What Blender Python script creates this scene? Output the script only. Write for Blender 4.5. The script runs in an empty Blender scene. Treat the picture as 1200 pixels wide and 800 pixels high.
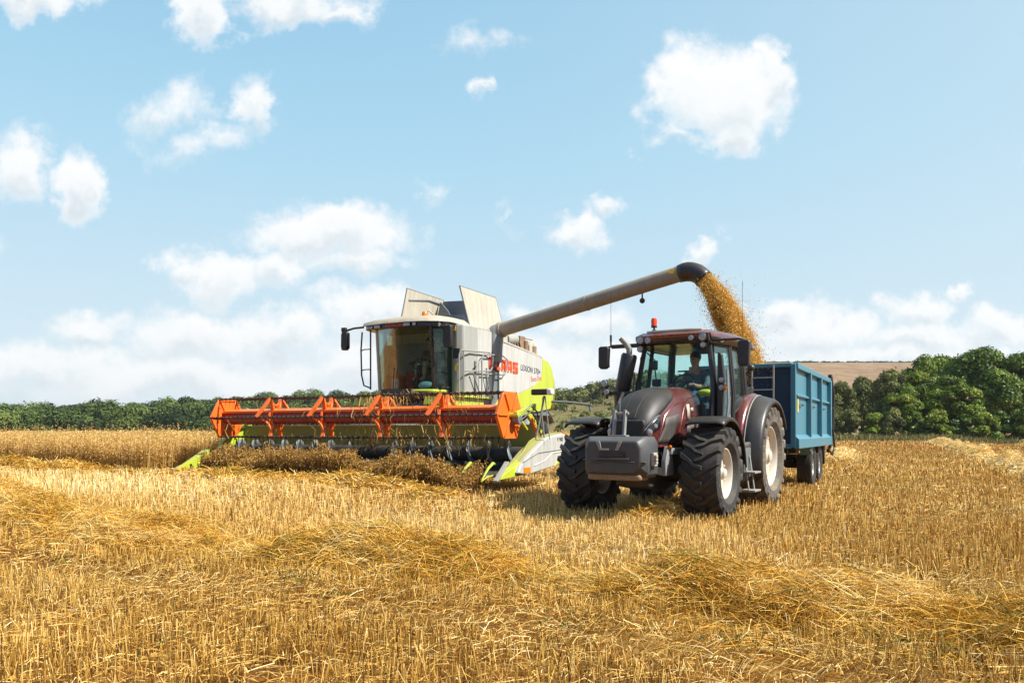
import bpy, bmesh, math, random
import numpy as np
from mathutils import Vector, Matrix, Quaternion
random.seed(7); RS = np.random.RandomState(11)
R = math.radians
C = bpy.context.scene.collection
sc = bpy.context.scene

# ------------------------------------------------------------------ materials
def newmat(name):
    m = bpy.data.materials.new(name); m.use_nodes = True
    nt = m.node_tree; b = nt.nodes['Principled BSDF']
    return m, nt, b
def nd(nt, t, **kw):
    n = nt.nodes.new(t)
    for k, v in kw.items():
        if k in ('operation', 'blend_type', 'data_type', 'noise_dimensions', 'feature', 'attribute_name', 'interpolation_type', 'distance', 'sky_type'):
            setattr(n, k, v)
    return n
def ramp(nt, fac, stops):
    r = nt.nodes.new('ShaderNodeValToRGB')
    e = r.color_ramp.elements
    while len(e) < len(stops): e.new(0.5)
    for i, (p, c) in enumerate(stops):
        e[i].position = p; e[i].color = (c[0], c[1], c[2], 1)
    nt.links.new(fac, r.inputs['Fac']); return r.outputs['Color']
def mixc(nt, f, a, b, bt='MIX'):
    n = nt.nodes.new('ShaderNodeMix'); n.data_type = 'RGBA'; n.blend_type = bt
    for s, v in ((0, f), (6, a), (7, b)):
        if hasattr(v, 'is_output'): nt.links.new(v, n.inputs[s])
        elif s == 0: n.inputs[0].default_value = v
        else: n.inputs[s].default_value = (v[0], v[1], v[2], 1)
    return n.outputs[2]
def noise(nt, scale, detail=4, rough=.6, vec=None, dist=0):
    n = nt.nodes.new('ShaderNodeTexNoise'); n.inputs['Scale'].default_value = scale
    n.inputs['Detail'].default_value = detail; n.inputs['Roughness'].default_value = rough
    n.inputs['Distortion'].default_value = dist
    if vec is None:
        tc = nt.nodes.new('ShaderNodeTexCoord'); vec = tc.outputs['Object']
    nt.links.new(vec, n.inputs['Vector']); return n.outputs['Fac']
def bump(nt, b, h, strength=.3, dist=.01):
    n = nt.nodes.new('ShaderNodeBump'); n.inputs['Strength'].default_value = strength
    n.inputs['Distance'].default_value = dist
    nt.links.new(h, n.inputs['Height']); nt.links.new(n.outputs['Normal'], b.inputs['Normal'])
DUST = (.42, .34, .22)
def paint(name, col, rough=.35, metal=0, dust=.35, coat=.3, scale=3.0, up=.5, wear=None, streak=0):
    """painted or plastic surface with dust: patches plus a layer settled on faces that look upward"""
    m, nt, b = newmat(name)
    n1 = noise(nt, scale, 6, .7); n2 = noise(nt, scale*9, 4, .7)
    geo = nt.nodes.new('ShaderNodeNewGeometry'); sp = nt.nodes.new('ShaderNodeSeparateXYZ')
    nt.links.new(geo.outputs['Normal'], sp.inputs[0])
    mu = nd(nt, 'ShaderNodeMath', operation='MULTIPLY'); nt.links.new(n1, mu.inputs[0]); nt.links.new(n2, mu.inputs[1])
    mr = nt.nodes.new('ShaderNodeMapRange'); nt.links.new(mu.outputs[0], mr.inputs[0])
    mr.inputs[1].default_value = .16; mr.inputs[2].default_value = .42; mr.inputs[3].default_value = .0; mr.inputs[4].default_value = dust
    mz = nt.nodes.new('ShaderNodeMapRange'); nt.links.new(sp.outputs['Z'], mz.inputs[0])
    mz.inputs[1].default_value = .3; mz.inputs[2].default_value = 1; mz.inputs[3].default_value = 0; mz.inputs[4].default_value = up*dust*1.6
    ad = nd(nt, 'ShaderNodeMath', operation='ADD'); ad.use_clamp = True
    nt.links.new(mr.outputs[0], ad.inputs[0]); nt.links.new(mz.outputs[0], ad.inputs[1])
    base = col
    if wear:      # small chips and rubbed patches in another colour
        wn = noise(nt, 14, 7, .75); wm = nt.nodes.new('ShaderNodeMapRange'); nt.links.new(wn, wm.inputs[0]); wm.inputs[1].default_value = .60; wm.inputs[2].default_value = .66; wm.inputs[4].default_value = .8
        base = mixc(nt, wm.outputs[0], base, wear)
    if streak:    # rain-washed vertical dirt runs
        tc = nt.nodes.new('ShaderNodeTexCoord'); mp = nt.nodes.new('ShaderNodeMapping'); nt.links.new(tc.outputs['Object'], mp.inputs[0]); mp.inputs['Scale'].default_value = (9, 9, .7)
        sn = noise(nt, 1.0, 5, .7, mp.outputs[0]); sm = nt.nodes.new('ShaderNodeMapRange'); nt.links.new(sn, sm.inputs[0]); sm.inputs[1].default_value = .42; sm.inputs[2].default_value = .68; sm.inputs[4].default_value = streak
        base = mixc(nt, sm.outputs[0], base, (.20, .16, .11))
    c = mixc(nt, ad.outputs[0], base, DUST); nt.links.new(c, b.inputs['Base Color'])
    rr = nt.nodes.new('ShaderNodeMapRange'); nt.links.new(ad.outputs[0], rr.inputs[0])
    rr.inputs[3].default_value = rough; rr.inputs[4].default_value = .85; nt.links.new(rr.outputs[0], b.inputs['Roughness'])
    b.inputs['Metallic'].default_value = metal; b.inputs['Coat Weight'].default_value = coat; b.inputs['Coat Roughness'].default_value = .2
    return m
def flat(name, col, rough=.6, metal=0, var=.25, scale=8):
    m, nt, b = newmat(name); n = noise(nt, scale, 5, .65)
    k = 1-var
    c = ramp(nt, n, [(.3, tuple(x*k for x in col)), (.7, tuple(min(1, x*(1+var)) for x in col))])
    nt.links.new(c, b.inputs['Base Color']); b.inputs['Roughness'].default_value = rough; b.inputs['Metallic'].default_value = metal
    return m
def glassmat(name, tint=(.75, .9, .86), refl=.08):
    m, nt, b = newmat(name); nt.nodes.remove(b); out = nt.nodes['Material Output']
    tr = nt.nodes.new('ShaderNodeBsdfTransparent'); tr.inputs[0].default_value = (*tint, 1)
    gl = nt.nodes.new('ShaderNodeBsdfGlossy'); gl.inputs['Roughness'].default_value = .015; gl.inputs[0].default_value = (.9, .95, .95, 1)
    fr = nt.nodes.new('ShaderNodeFresnel'); fr.inputs[0].default_value = 1.5
    ad = nd(nt, 'ShaderNodeMath', operation='ADD'); ad.use_clamp = True; ad.inputs[1].default_value = refl
    fs = nd(nt, 'ShaderNodeMath', operation='MULTIPLY'); nt.links.new(fr.outputs[0], fs.inputs[0]); fs.inputs[1].default_value = .3; nt.links.new(fs.outputs[0], ad.inputs[0])
    df = nt.nodes.new('ShaderNodeBsdfDiffuse'); df.inputs[0].default_value = (.5, .45, .35, 1)
    mx0 = nt.nodes.new('ShaderNodeMixShader'); n = noise(nt, 4, 5, .7)
    mr = nt.nodes.new('ShaderNodeMapRange'); nt.links.new(n, mr.inputs[0]); mr.inputs[1].default_value = .35; mr.inputs[2].default_value = .8; mr.inputs[4].default_value = .07
    nt.links.new(mr.outputs[0], mx0.inputs[0]); nt.links.new(tr.outputs[0], mx0.inputs[1]); nt.links.new(df.outputs[0], mx0.inputs[2])
    mx = nt.nodes.new('ShaderNodeMixShader'); nt.links.new(ad.outputs[0], mx.inputs[0]); nt.links.new(mx0.outputs[0], mx.inputs[1]); nt.links.new(gl.outputs[0], mx.inputs[2])
    nt.links.new(mx.outputs[0], out.inputs['Surface']); return m
def attrmat(name, stops, rough=.7, transl=.0, bumpn=False, low=None):
    """colour from the per-blade value 'rnd' stored on the mesh, plus large soft patches of the plants' own colour"""
    m, nt, b = newmat(name)
    a = nt.nodes.new('ShaderNodeAttribute'); a.attribute_name = 'rnd'
    c = ramp(nt, a.outputs['Fac'], stops)
    if low:
        n = noise(nt, low[0], 3, .6)
        r = ramp(nt, n, [(.35, low[1]), (.65, low[2])])
        c = mixc(nt, 1, c, r, 'MULTIPLY')
    nt.links.new(c, b.inputs['Base Color']); b.inputs['Roughness'].default_value = rough
    b.inputs['Specular IOR Level'].default_value = .25
    if transl:
        out = nt.nodes['Material Output']; t = nt.nodes.new('ShaderNodeBsdfTranslucent'); nt.links.new(c, t.inputs[0])
        mx = nt.nodes.new('ShaderNodeMixShader'); mx.inputs[0].default_value = transl
        nt.links.new(b.outputs[0], mx.inputs[1]); nt.links.new(t.outputs[0], mx.inputs[2]); nt.links.new(mx.outputs[0], out.inputs['Surface'])
    return m

M = {}
M['lime'] = paint('lime_paint', (.44, .53, .006), .38, dust=.22, streak=.3)
M['cream'] = paint('cream_paint', (.66, .65, .60), .4, dust=.3)
M['creamdusty'] = paint('cream_dusty_paint', (.47, .45, .39), .55, dust=.65, coat=.05, streak=.5)
M['palegrey'] = paint('pale_grey_paint', (.33, .35, .33), .45, dust=.3, streak=.4)
M['pipe'] = paint('dusty_pipe_paint', (.27, .255, .22), .5, dust=.5, coat=.05, streak=.6)
M['limedull'] = paint('dusty_lime_paint', (.26, .30, .03), .6, dust=.45, coat=0)
M['tine'] = paint('weathered_tine_bar', (.035, .012, .008), .7, dust=.2, coat=0)
M['steel'] = paint('grey_steel', (.22, .24, .25), .45, dust=.35, coat=0)
M['slate'] = paint('slate_grey_paint', (.12, .15, .165), .45, dust=.22, coat=.1)
M['orange'] = paint('reel_orange_paint', (.86, .15, .008), .4, dust=.08, up=.2)
M['red'] = paint('reel_red_paint', (.30, .008, .006), .45, dust=.08, up=.3)
M['black'] = paint('black_plastic', (.012, .012, .014), .4, dust=.07, coat=.05)
M['blackgloss'] = paint('black_gloss', (.012, .012, .014), .2, dust=.08)
M['rubber'] = paint('tyre_rubber', (.016, .016, .018), .7, dust=.11, coat=0, scale=5, up=.4)
M['rubber_dusty'] = paint('dusty_rubber', (.055, .052, .05), .85, dust=.42, coat=0, scale=4)
M['rim'] = paint('cream_rim', (.58, .53, .45), .45, dust=.3)
M['maroon'] = paint('maroon_metallic', (.12, .004, .011), .25, metal=.35, dust=.2, coat=.8, up=.35)
M['mesh'] = paint('dusty_grille_mesh', (.032, .034, .036), .6, dust=.2, coat=0, scale=6)
M['grille'] = paint('dark_grille', (.007, .008, .009), .5, dust=.07, coat=.0, scale=5, up=.5)
M['iron'] = paint('cast_iron_grey', (.045, .050, .058), .45, dust=.08, coat=.0, scale=4, up=.7)
M['blue'] = paint('trailer_blue_paint', (.030, .205, .295), .42, dust=.08, coat=.1, scale=2.2, wear=(.16, .09, .05), streak=.3)
M['blue_shade'] = paint('trailer_blue_shaded', (.004, .025, .062), .5, dust=.02, coat=.05)  # darker copy of the trailer blue: shade painted into the front panel
M['chassis'] = paint('chassis_black', (.012, .013, .015), .6, dust=.10, coat=0)
M['brown'] = paint('rusty_brown', (.20, .12, .07), .7, dust=.5, coat=0)
M['chrome'] = flat('chrome', (.7, .7, .7), .15, 1, .1)
M['white'] = flat('white_plastic', (.8, .8, .78), .4, 0, .05)
M['whitepanel'] = paint('white_panel', (.50, .51, .49), .4, dust=.22, up=.3, streak=.35)
M['lens'] = flat('clear_lens', (.36, .38, .40), .15, .4, .5, 30)
M['beacon'] = flat('red_orange_lens', (.85, .07, .01), .2, 0, .1)
M['amber'] = flat('amber_lens', (.9, .22, .01), .25, 0, .1)
M['redlens'] = flat('red_lens', (.7, .03, .02), .25, 0, .1)
M['yellow'] = flat('yellow_sticker', (.85, .6, .03), .5, 0, .1)
M['textorange'] = flat('orange_lettering', (.85, .09, .015), .45, 0, .05)
M['textdark'] = flat('dark_lettering', (.05, .05, .055), .5, 0, .05)
M['textred'] = flat('faded_red_lettering', (.55, .10, .07), .5, 0, .1)
M['glass'] = glassmat('cab_glass', (.54, .72, .66), .0)
M['glass_clear'] = glassmat('tractor_glass', (.78, .93, .92), .0)
M['glass_dark'] = glassmat('tinted_glass', (.55, .70, .66), .01)
M['seat'] = flat('seat_cloth', (.07, .07, .075), .9)
M['seatred'] = flat('red_cab_trim', (.42, .02, .02), .7)
M['canvas'] = flat('grey_canvas', (.16, .18, .21), .8, 0, .15)
M['skin'] = flat('skin', (.45, .25, .17), .55, 0, .1)
M['hair'] = flat('dark_hair', (.02, .014, .01), .7)
M['shirtgrey'] = flat('grey_blue_shirt', (.13, .16, .20), .85)
M['shirtdark'] = flat('dark_shirt', (.09, .075, .06), .85)
M['khaki'] = flat('khaki_trousers', (.42, .34, .22), .85)
M['jeans'] = flat('blue_work_trousers', (.05, .12, .22), .85)
M['boot'] = flat('brown_boot', (.08, .04, .02), .6)
M['rag'] = flat('yellow_cloth', (.8, .7, .05), .8)
M['bluebag'] = flat('pale_blue_bag', (.35, .5, .6), .7)

# ------------------------------------------------------------------ mesh builder
class MB:
    def __init__(s): s.v = []; s.f = []; s.mi = []; s.mat = 0
    def add(s, vs, fs):
        o = len(s.v); s.v += [tuple(p) for p in vs]
        for f in fs: s.f.append(tuple(i+o for i in f)); s.mi.append(s.mat)
        return s
    def box(s, c, d, rot=None, taper=None):
        x, y, z = [q/2 for q in d]
        vs = [Vector((i*x, j*y, k*z)) for k in (-1, 1) for j in (-1, 1) for i in (-1, 1)]
        if taper:
            for q in vs:
                if q.z > 0: q.x *= taper[0]; q.y *= taper[1]
        if rot:
            m = Matrix.Rotation(rot[2], 3, 'Z') @ Matrix.Rotation(rot[1], 3, 'Y') @ Matrix.Rotation(rot[0], 3, 'X')
            vs = [m @ q for q in vs]
        c = Vector(c)
        return s.add([q+c for q in vs], [(0, 2, 3, 1), (4, 5, 7, 6), (0, 1, 5, 4), (2, 6, 7, 3), (0, 4, 6, 2), (1, 3, 7, 5)])
    def bar(s, a, b, w, h, up=(0, 0, 1)):
        a, b = Vector(a), Vector(b); d = (b-a).normalized(); u = Vector(up)
        if abs(d.dot(u)) > .95: u = Vector((0, 1, 0))
        x = d.cross(u).normalized(); z = x.cross(d).normalized()
        vs = [p + x*i*w/2 + z*k*h/2 for p in (a, b) for i, k in ((-1, -1), (1, -1), (1, 1), (-1, 1))]
        return s.add(vs, [(0, 1, 2, 3), (7, 6, 5, 4), (0, 4, 5, 1), (1, 5, 6, 2), (2, 6, 7, 3), (3, 7, 4, 0)])
    def tube(s, path, r, n=8, caps=True, sy=1.0):
        P = [Vector(p) for p in path]; rr = r if isinstance(r, (list, tuple)) else [r]*len(P)
        T = []
        for i in range(len(P)):
            t = (P[min(i+1, len(P)-1)]-P[max(i-1, 0)]); T.append(t.normalized())
        u = Vector((0, 0, 1)) if abs(T[0].z) < .9 else Vector((1, 0, 0))
        x = T[0].cross(u).normalized(); vs = []
        for i, p in enumerate(P):
            if i: x = (x - T[i]*x.dot(T[i])).normalized()
            y = T[i].cross(x)
            for k in range(n):
                a = 2*math.pi*k/n; vs.append(p + x*math.cos(a)*rr[i] + y*math.sin(a)*rr[i]*sy)
        fs = []
        for i in range(len(P)-1):
            for k in range(n):
                fs.append((i*n+k, i*n+(k+1) % n, (i+1)*n+(k+1) % n, (i+1)*n+k))
        if caps: fs.append(tuple(range(n-1, -1, -1))); fs.append(tuple((len(P)-1)*n+k for k in range(n)))
        return s.add(vs, fs)
    def cyl(s, a, b, r, n=16): return s.tube([a, b], r, n)
    def lathe(s, prof, c, axis='x', n=40, close=False):
        """prof: (along axis, radius)"""
        vs = []; fs = []; m = len(prof)
        for k in range(n):
            a = 2*math.pi*k/n
            for (t, r) in prof:
                p = {'x': (t, r*math.cos(a), r*math.sin(a)), 'y': (r*math.cos(a), t, r*math.sin(a)), 'z': (r*math.cos(a), r*math.sin(a), t)}[axis]
                vs.append((p[0]+c[0], p[1]+c[1], p[2]+c[2]))
        for k in range(n):
            for i in range(m-1 + (1 if close else 0)):
                j = (i+1) % m; k2 = (k+1) % n
                fs.append((k*m+i, k*m+j, k2*m+j, k2*m+i))
        return s.add(vs, fs)
    def prism(s, poly, axis, a, b):
        """poly in the plane normal to axis (x: (y,z); y: (x,z); z: (x,y)), extruded a..b"""
        f = {'x': lambda p, t: (t, p[0], p[1]), 'y': lambda p, t: (p[0], t, p[1]), 'z': lambda p, t: (p[0], p[1], t)}[axis]
        n = len(poly); vs = [f(p, a) for p in poly]+[f(p, b) for p in poly]
        return s.add(vs, [tuple(range(n-1, -1, -1)), tuple(range(n, 2*n))]+[(i, (i+1) % n, n+(i+1) % n, n+i) for i in range(n)])
    def plate(s, pts, th):
        P = [Vector(p) for p in pts]; n = (P[1]-P[0]).cross(P[2]-P[0]).normalized()*th/2; k = len(P)
        return s.add([p-n for p in P]+[p+n for p in P], [tuple(range(k-1, -1, -1)), tuple(range(k, 2*k))]+[(i, (i+1) % k, k+(i+1) % k, k+i) for i in range(k)])
    def ball(s, c, r, n=12, sc=(1, 1, 1)):
        prof = [(-r*math.cos(math.pi*i/n)*sc[2], max(1e-4, r*math.sin(math.pi*i/n))) for i in range(n+1)]
        o = len(s.v); s.lathe(prof, (0, 0, 0), 'z', n*2)
        for i in range(o, len(s.v)):
            p = s.v[i]; s.v[i] = (p[0]*sc[0]+c[0], p[1]*sc[1]+c[1], p[2]+c[2])
        return s
    def strip(s, rows, th=None):
        """grid of points rows[i][j] -> surface, th gives it thickness along z/normal"""
        n = len(rows[0]); vs = [p for r in rows for p in r]
        fs = [(i*n+j, i*n+j+1, (i+1)*n+j+1, (i+1)*n+j) for i in range(len(rows)-1) for j in range(n-1)]
        return s.add(vs, fs)
    def build(s, name, mat, parent=None, bevel=0, smooth=True, solid=0, segs=2, ang=35):
        me = bpy.data.meshes.new(name); me.from_pydata(s.v, [], s.f)
        mats = mat if isinstance(mat, (list, tuple)) else [mat]
        for m in mats: me.materials.append(m)
        if len(mats) > 1: me.polygons.foreach_set('material_index', s.mi)
        bm = bmesh.new(); bm.from_mesh(me); bmesh.ops.remove_doubles(bm, verts=bm.verts, dist=1e-5)
        bmesh.ops.recalc_face_normals(bm, faces=bm.faces); bm.to_mesh(me); bm.free()
        if smooth:
            me.polygons.foreach_set('use_smooth', [True]*len(me.polygons)); me.set_sharp_from_angle(angle=R(ang))
        o = bpy.data.objects.new(name, me); C.objects.link(o)
        if parent: o.parent = parent
        if solid:
            m = o.modifiers.new('solid', 'SOLIDIFY'); m.thickness = solid; m.offset = 0
        if bevel:
            m = o.modifiers.new('bevel', 'BEVEL'); m.width = bevel; m.segments = segs; m.limit_method = 'ANGLE'; m.angle_limit = R(40); m.harden_normals = False
        return o
def tag(o, label=None, cat=None, group=None, kind=None):
    if label: o['label'] = label
    if cat: o['category'] = cat
    if group: o['group'] = group
    if kind: o['kind'] = kind
    return o
def empty(name, loc, rz=0):
    o = bpy.data.objects.new(name, None); C.objects.link(o); o.location = loc; o.rotation_euler = (0, 0, rz); o.empty_display_size = .3
    return o
def npmesh(name, verts, quads, mat, rnd=None, parent=None):
    """fast mesh from numpy arrays: verts (n,3), quads (m,4), rnd per vertex"""
    me = bpy.data.meshes.new(name); nv, nq = len(verts), len(quads)
    me.vertices.add(nv); me.vertices.foreach_set('co', np.ascontiguousarray(verts, np.float32).ravel())
    me.loops.add(nq*4); me.loops.foreach_set('vertex_index', np.ascontiguousarray(quads, np.int32).ravel())
    me.polygons.add(nq); me.polygons.foreach_set('loop_start', np.arange(nq, dtype=np.int32)*4)
    me.update(calc_edges=True)
    if rnd is not None:
        a = me.attributes.new('rnd', 'FLOAT', 'POINT'); a.data.foreach_set('value', np.ascontiguousarray(rnd, np.float32))
    me.materials.append(mat)
    o = bpy.data.objects.new(name, me); C.objects.link(o)
    if parent: o.parent = parent
    return o
def text(body, size, mat, parent, mtx, name='lettering', ext=.003, offset=0, sx=1, shear=0):
    cu = bpy.data.curves.new('txt', 'FONT'); cu.body = body; cu.size = size; cu.extrude = ext; cu.offset = offset; cu.shear = shear
    cu.resolution_u = 4
    t = bpy.data.objects.new('txt', cu); C.objects.link(t)
    dg = bpy.context.evaluated_depsgraph_get(); me = bpy.data.meshes.new_from_object(t.evaluated_get(dg)); bpy.data.objects.remove(t)
    me.transform(mtx @ Matrix.Diagonal((sx, 1, 1, 1))); me.materials.clear(); me.materials.append(mat)
    o = bpy.data.objects.new(name, me); C.objects.link(o); o.parent = parent
    return o

# ------------------------------------------------------------------ ground height
def sstep(a, b, x):
    t = np.clip((x-a)/(b-a), 0, 1); return t*t*(3-2*t)
def gz(x, y):
    s = .6*np.asarray(y, float) - .8*np.asarray(x, float)
    return .35*sstep(8, 13.5, s)
class VN:   # small value-noise for placing things
    def __init__(s, seed): s.t = np.random.RandomState(seed).rand(256, 256)
    def __call__(s, x, y):
        x = np.asarray(x, float); y = np.asarray(y, float); xi = np.floor(x).astype(int); yi = np.floor(y).astype(int)
        fx = x-xi; fy = y-yi; fx = fx*fx*(3-2*fx); fy = fy*fy*(3-2*fy); t = s.t
        a = t[xi & 255, yi & 255]; b = t[(xi+1) & 255, yi & 255]; c = t[xi & 255, (yi+1) & 255]; d = t[(xi+1) & 255, (yi+1) & 255]
        return (a*(1-fx)+b*fx)*(1-fy)+(c*(1-fx)+d*fx)*fy
N1, N2, N3 = VN(1), VN(2), VN(3)
def fbm(x, y, N=N1): return (N(x, y)+.5*N(x*2.1+7, y*2.1)+.25*N(x*4.3, y*4.3+3))/1.75
# ------------------------------------------------------------------ wheels
def tyre_profile(Ro, Ri, w):
    h = w/2
    return [(-h*.72, Ri), (-h*.98, Ri+(Ro-Ri)*.25), (-h*1.0, Ri+(Ro-Ri)*.55), (-h*.93, Ro-.10*(Ro-Ri)-.045), (-h*.55, Ro-.05), (0, Ro-.04),
            (h*.55, Ro-.05), (h*.93, Ro-.10*(Ro-Ri)-.045), (h*1.0, Ri+(Ro-Ri)*.55), (h*.98, Ri+(Ro-Ri)*.25), (h*.72, Ri)]
def ag_tyre(Ro, Ri, w, nl, direction=1):
    mb = MB(); mb.lathe(tyre_profile(Ro, Ri, w), (0, 0, 0), 'x', 72)
    h = w/2
    for side in (-1, 1):
        for k in range(nl):
            a0 = 2*math.pi*(k+(.5 if side > 0 else 0))/nl
            st = [(-.06, Ro-.05, 0.0), (.06, Ro-.05, .10), (h*.5, Ro-.055, .33), (h*.93, Ro-.075, .60), (h*1.0, Ro-.19*(Ro-Ri)-.05, .68), (h*1.0, Ro-.42*(Ro-Ri)-.02, .72)]
            ht = [.052, .055, .058, .06, .022, .004]
            wd = [.030, .032, .036, .046, .046, .040]
            vs = []
            for i, (x, r, ph) in enumerate(st):
                a = a0 + direction*ph*(w*.62/Ro)
                nx, nr = (0, 1) if i < 4 else (1, .25) if i == 4 else (1, 0)
                if i == 3: nx, nr = .35, .94
                for da, q in ((-wd[i]*1.25/r, 0), (wd[i]*1.25/r, 0), (wd[i]*.8/r, 1), (-wd[i]*.8/r, 1)):
                    rr = r + nr*ht[i]*q - (.012 if q == 0 else 0); xx = x + nx*ht[i]*q
                    vs.append((side*xx, rr*math.sin(a+da), rr*math.cos(a+da)))
            n = len(st); fs = [(0, 1, 2, 3), (4*n-1, 4*n-2, 4*n-3, 4*n-4)]
            for i in range(n-1):
                for j in range(4): fs.append((4*i+j, 4*i+(j+1) % 4, 4*i+4+(j+1) % 4, 4*i+4+j))
            mb.add(vs, fs)
    return mb
def ribbed_tyre(Ro, Ri, w):
    h = w/2; pr = [(-h*.8, Ri), (-h, Ri+(Ro-Ri)*.45), (-h*.92, Ro-.02)]
    g = 5
    for i in range(g):
        x0 = -h*.88+ i*h*1.76/g; x1 = x0+h*1.76/g
        pr += [(x0+.006, Ro), (x1-.012, Ro), (x1-.010, Ro-.018), (x1-.001, Ro-.018)]
    pr += [(h*.92, Ro-.02), (h, Ri+(Ro-Ri)*.45), (h*.8, Ri)]
    return MB().lathe(pr, (0, 0, 0), 'x', 48)
def rim_mb(Ri, w, dish=.12, bolts=8):
    h = w/2*.74; mb = MB()
    pr = [(-h, Ri+.02), (-h, Ri-.01), (-h+.03, Ri-.035), (-h*.3, Ri-.07), (h*.3, Ri-.07), (h-.03, Ri-.035), (h, Ri-.01), (h, Ri+.02)]
    mb.lathe(pr, (0, 0, 0), 'x', 56)
    x0 = h-dish
    pr2 = [(x0-.10, Ri-.068), (x0-.02, Ri*.80), (x0, Ri*.62), (x0-.03, Ri*.45), (x0-.02, Ri*.30), (x0-.02, .001)]
    mb.lathe(pr2, (0, 0, 0), 'x', 56)
    for k in range(bolts):
        a = 2*math.pi*k/bolts; y, z = Ri*.37*math.cos(a), Ri*.37*math.sin(a)
        mb.cyl((x0-.03, y, z), (x0+.012, y, z), .018, 6)
        y, z = Ri*.70*math.cos(a+.3), Ri*.70*math.sin(a+.3)
        mb.cyl((x0-.05, y, z), (x0+.012, y, z), .024, 6)
    return mb
def make_wheel(name, parent, pos, Ro, Ri, w, tyre, tmat, rimmat, side=1, dish=.12, hubmat=None, spin=0):
    hub = MB(); x0 = w/2*.74-dish
    hub.lathe([(x0-.02, Ri*.26), (x0+.05, Ri*.26), (x0+.075, Ri*.20), (x0+.10, Ri*.19), (x0+.115, Ri*.12), (x0+.115, .001)], (0, 0, 0), 'x', 24)
    hub.lathe([(-w/2*.7, Ri*.6), (-w/2*.4, Ri*.5), (x0-.05, Ri*.5)], (0, 0, 0), 'x', 24)
    wh = hub.build(name, hubmat or rimmat, parent, smooth=True)
    wh.location = pos; wh.rotation_euler = (spin, 0, 0 if side > 0 else math.pi)
    t = tyre if isinstance(tyre, bpy.types.Object) else tyre.build('tyre', tmat, wh, smooth=True, ang=30)
    rim_mb(Ri, w, dish).build('rim', rimmat, wh, ang=40)
    return wh

def arc(cx, cz, r, a0, a1, n):
    return [(cx+r*math.cos(R(a0+(a1-a0)*i/n)), cz+r*math.sin(R(a0+(a1-a0)*i/n))) for i in range(n+1)]
def round_lamp(parent, name, c, r, d=(0, -1, 0), body=None, lens=None, depth=.09):
    c = Vector(c); d = Vector(d).normalized()
    mb = MB(); mb.tube([c-d*depth, c-d*depth*.5, c], [r*.55, r*.95, r], 16)
    o = mb.build(name, body or M['black'], parent)
    ln = MB(); ln.tube([c+d*.001, c+d*.012, c+d*.018], [r*.86, r*.8, r*.5], 16); ln.build('lens', lens or M['lens'], o)
    return o

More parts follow.
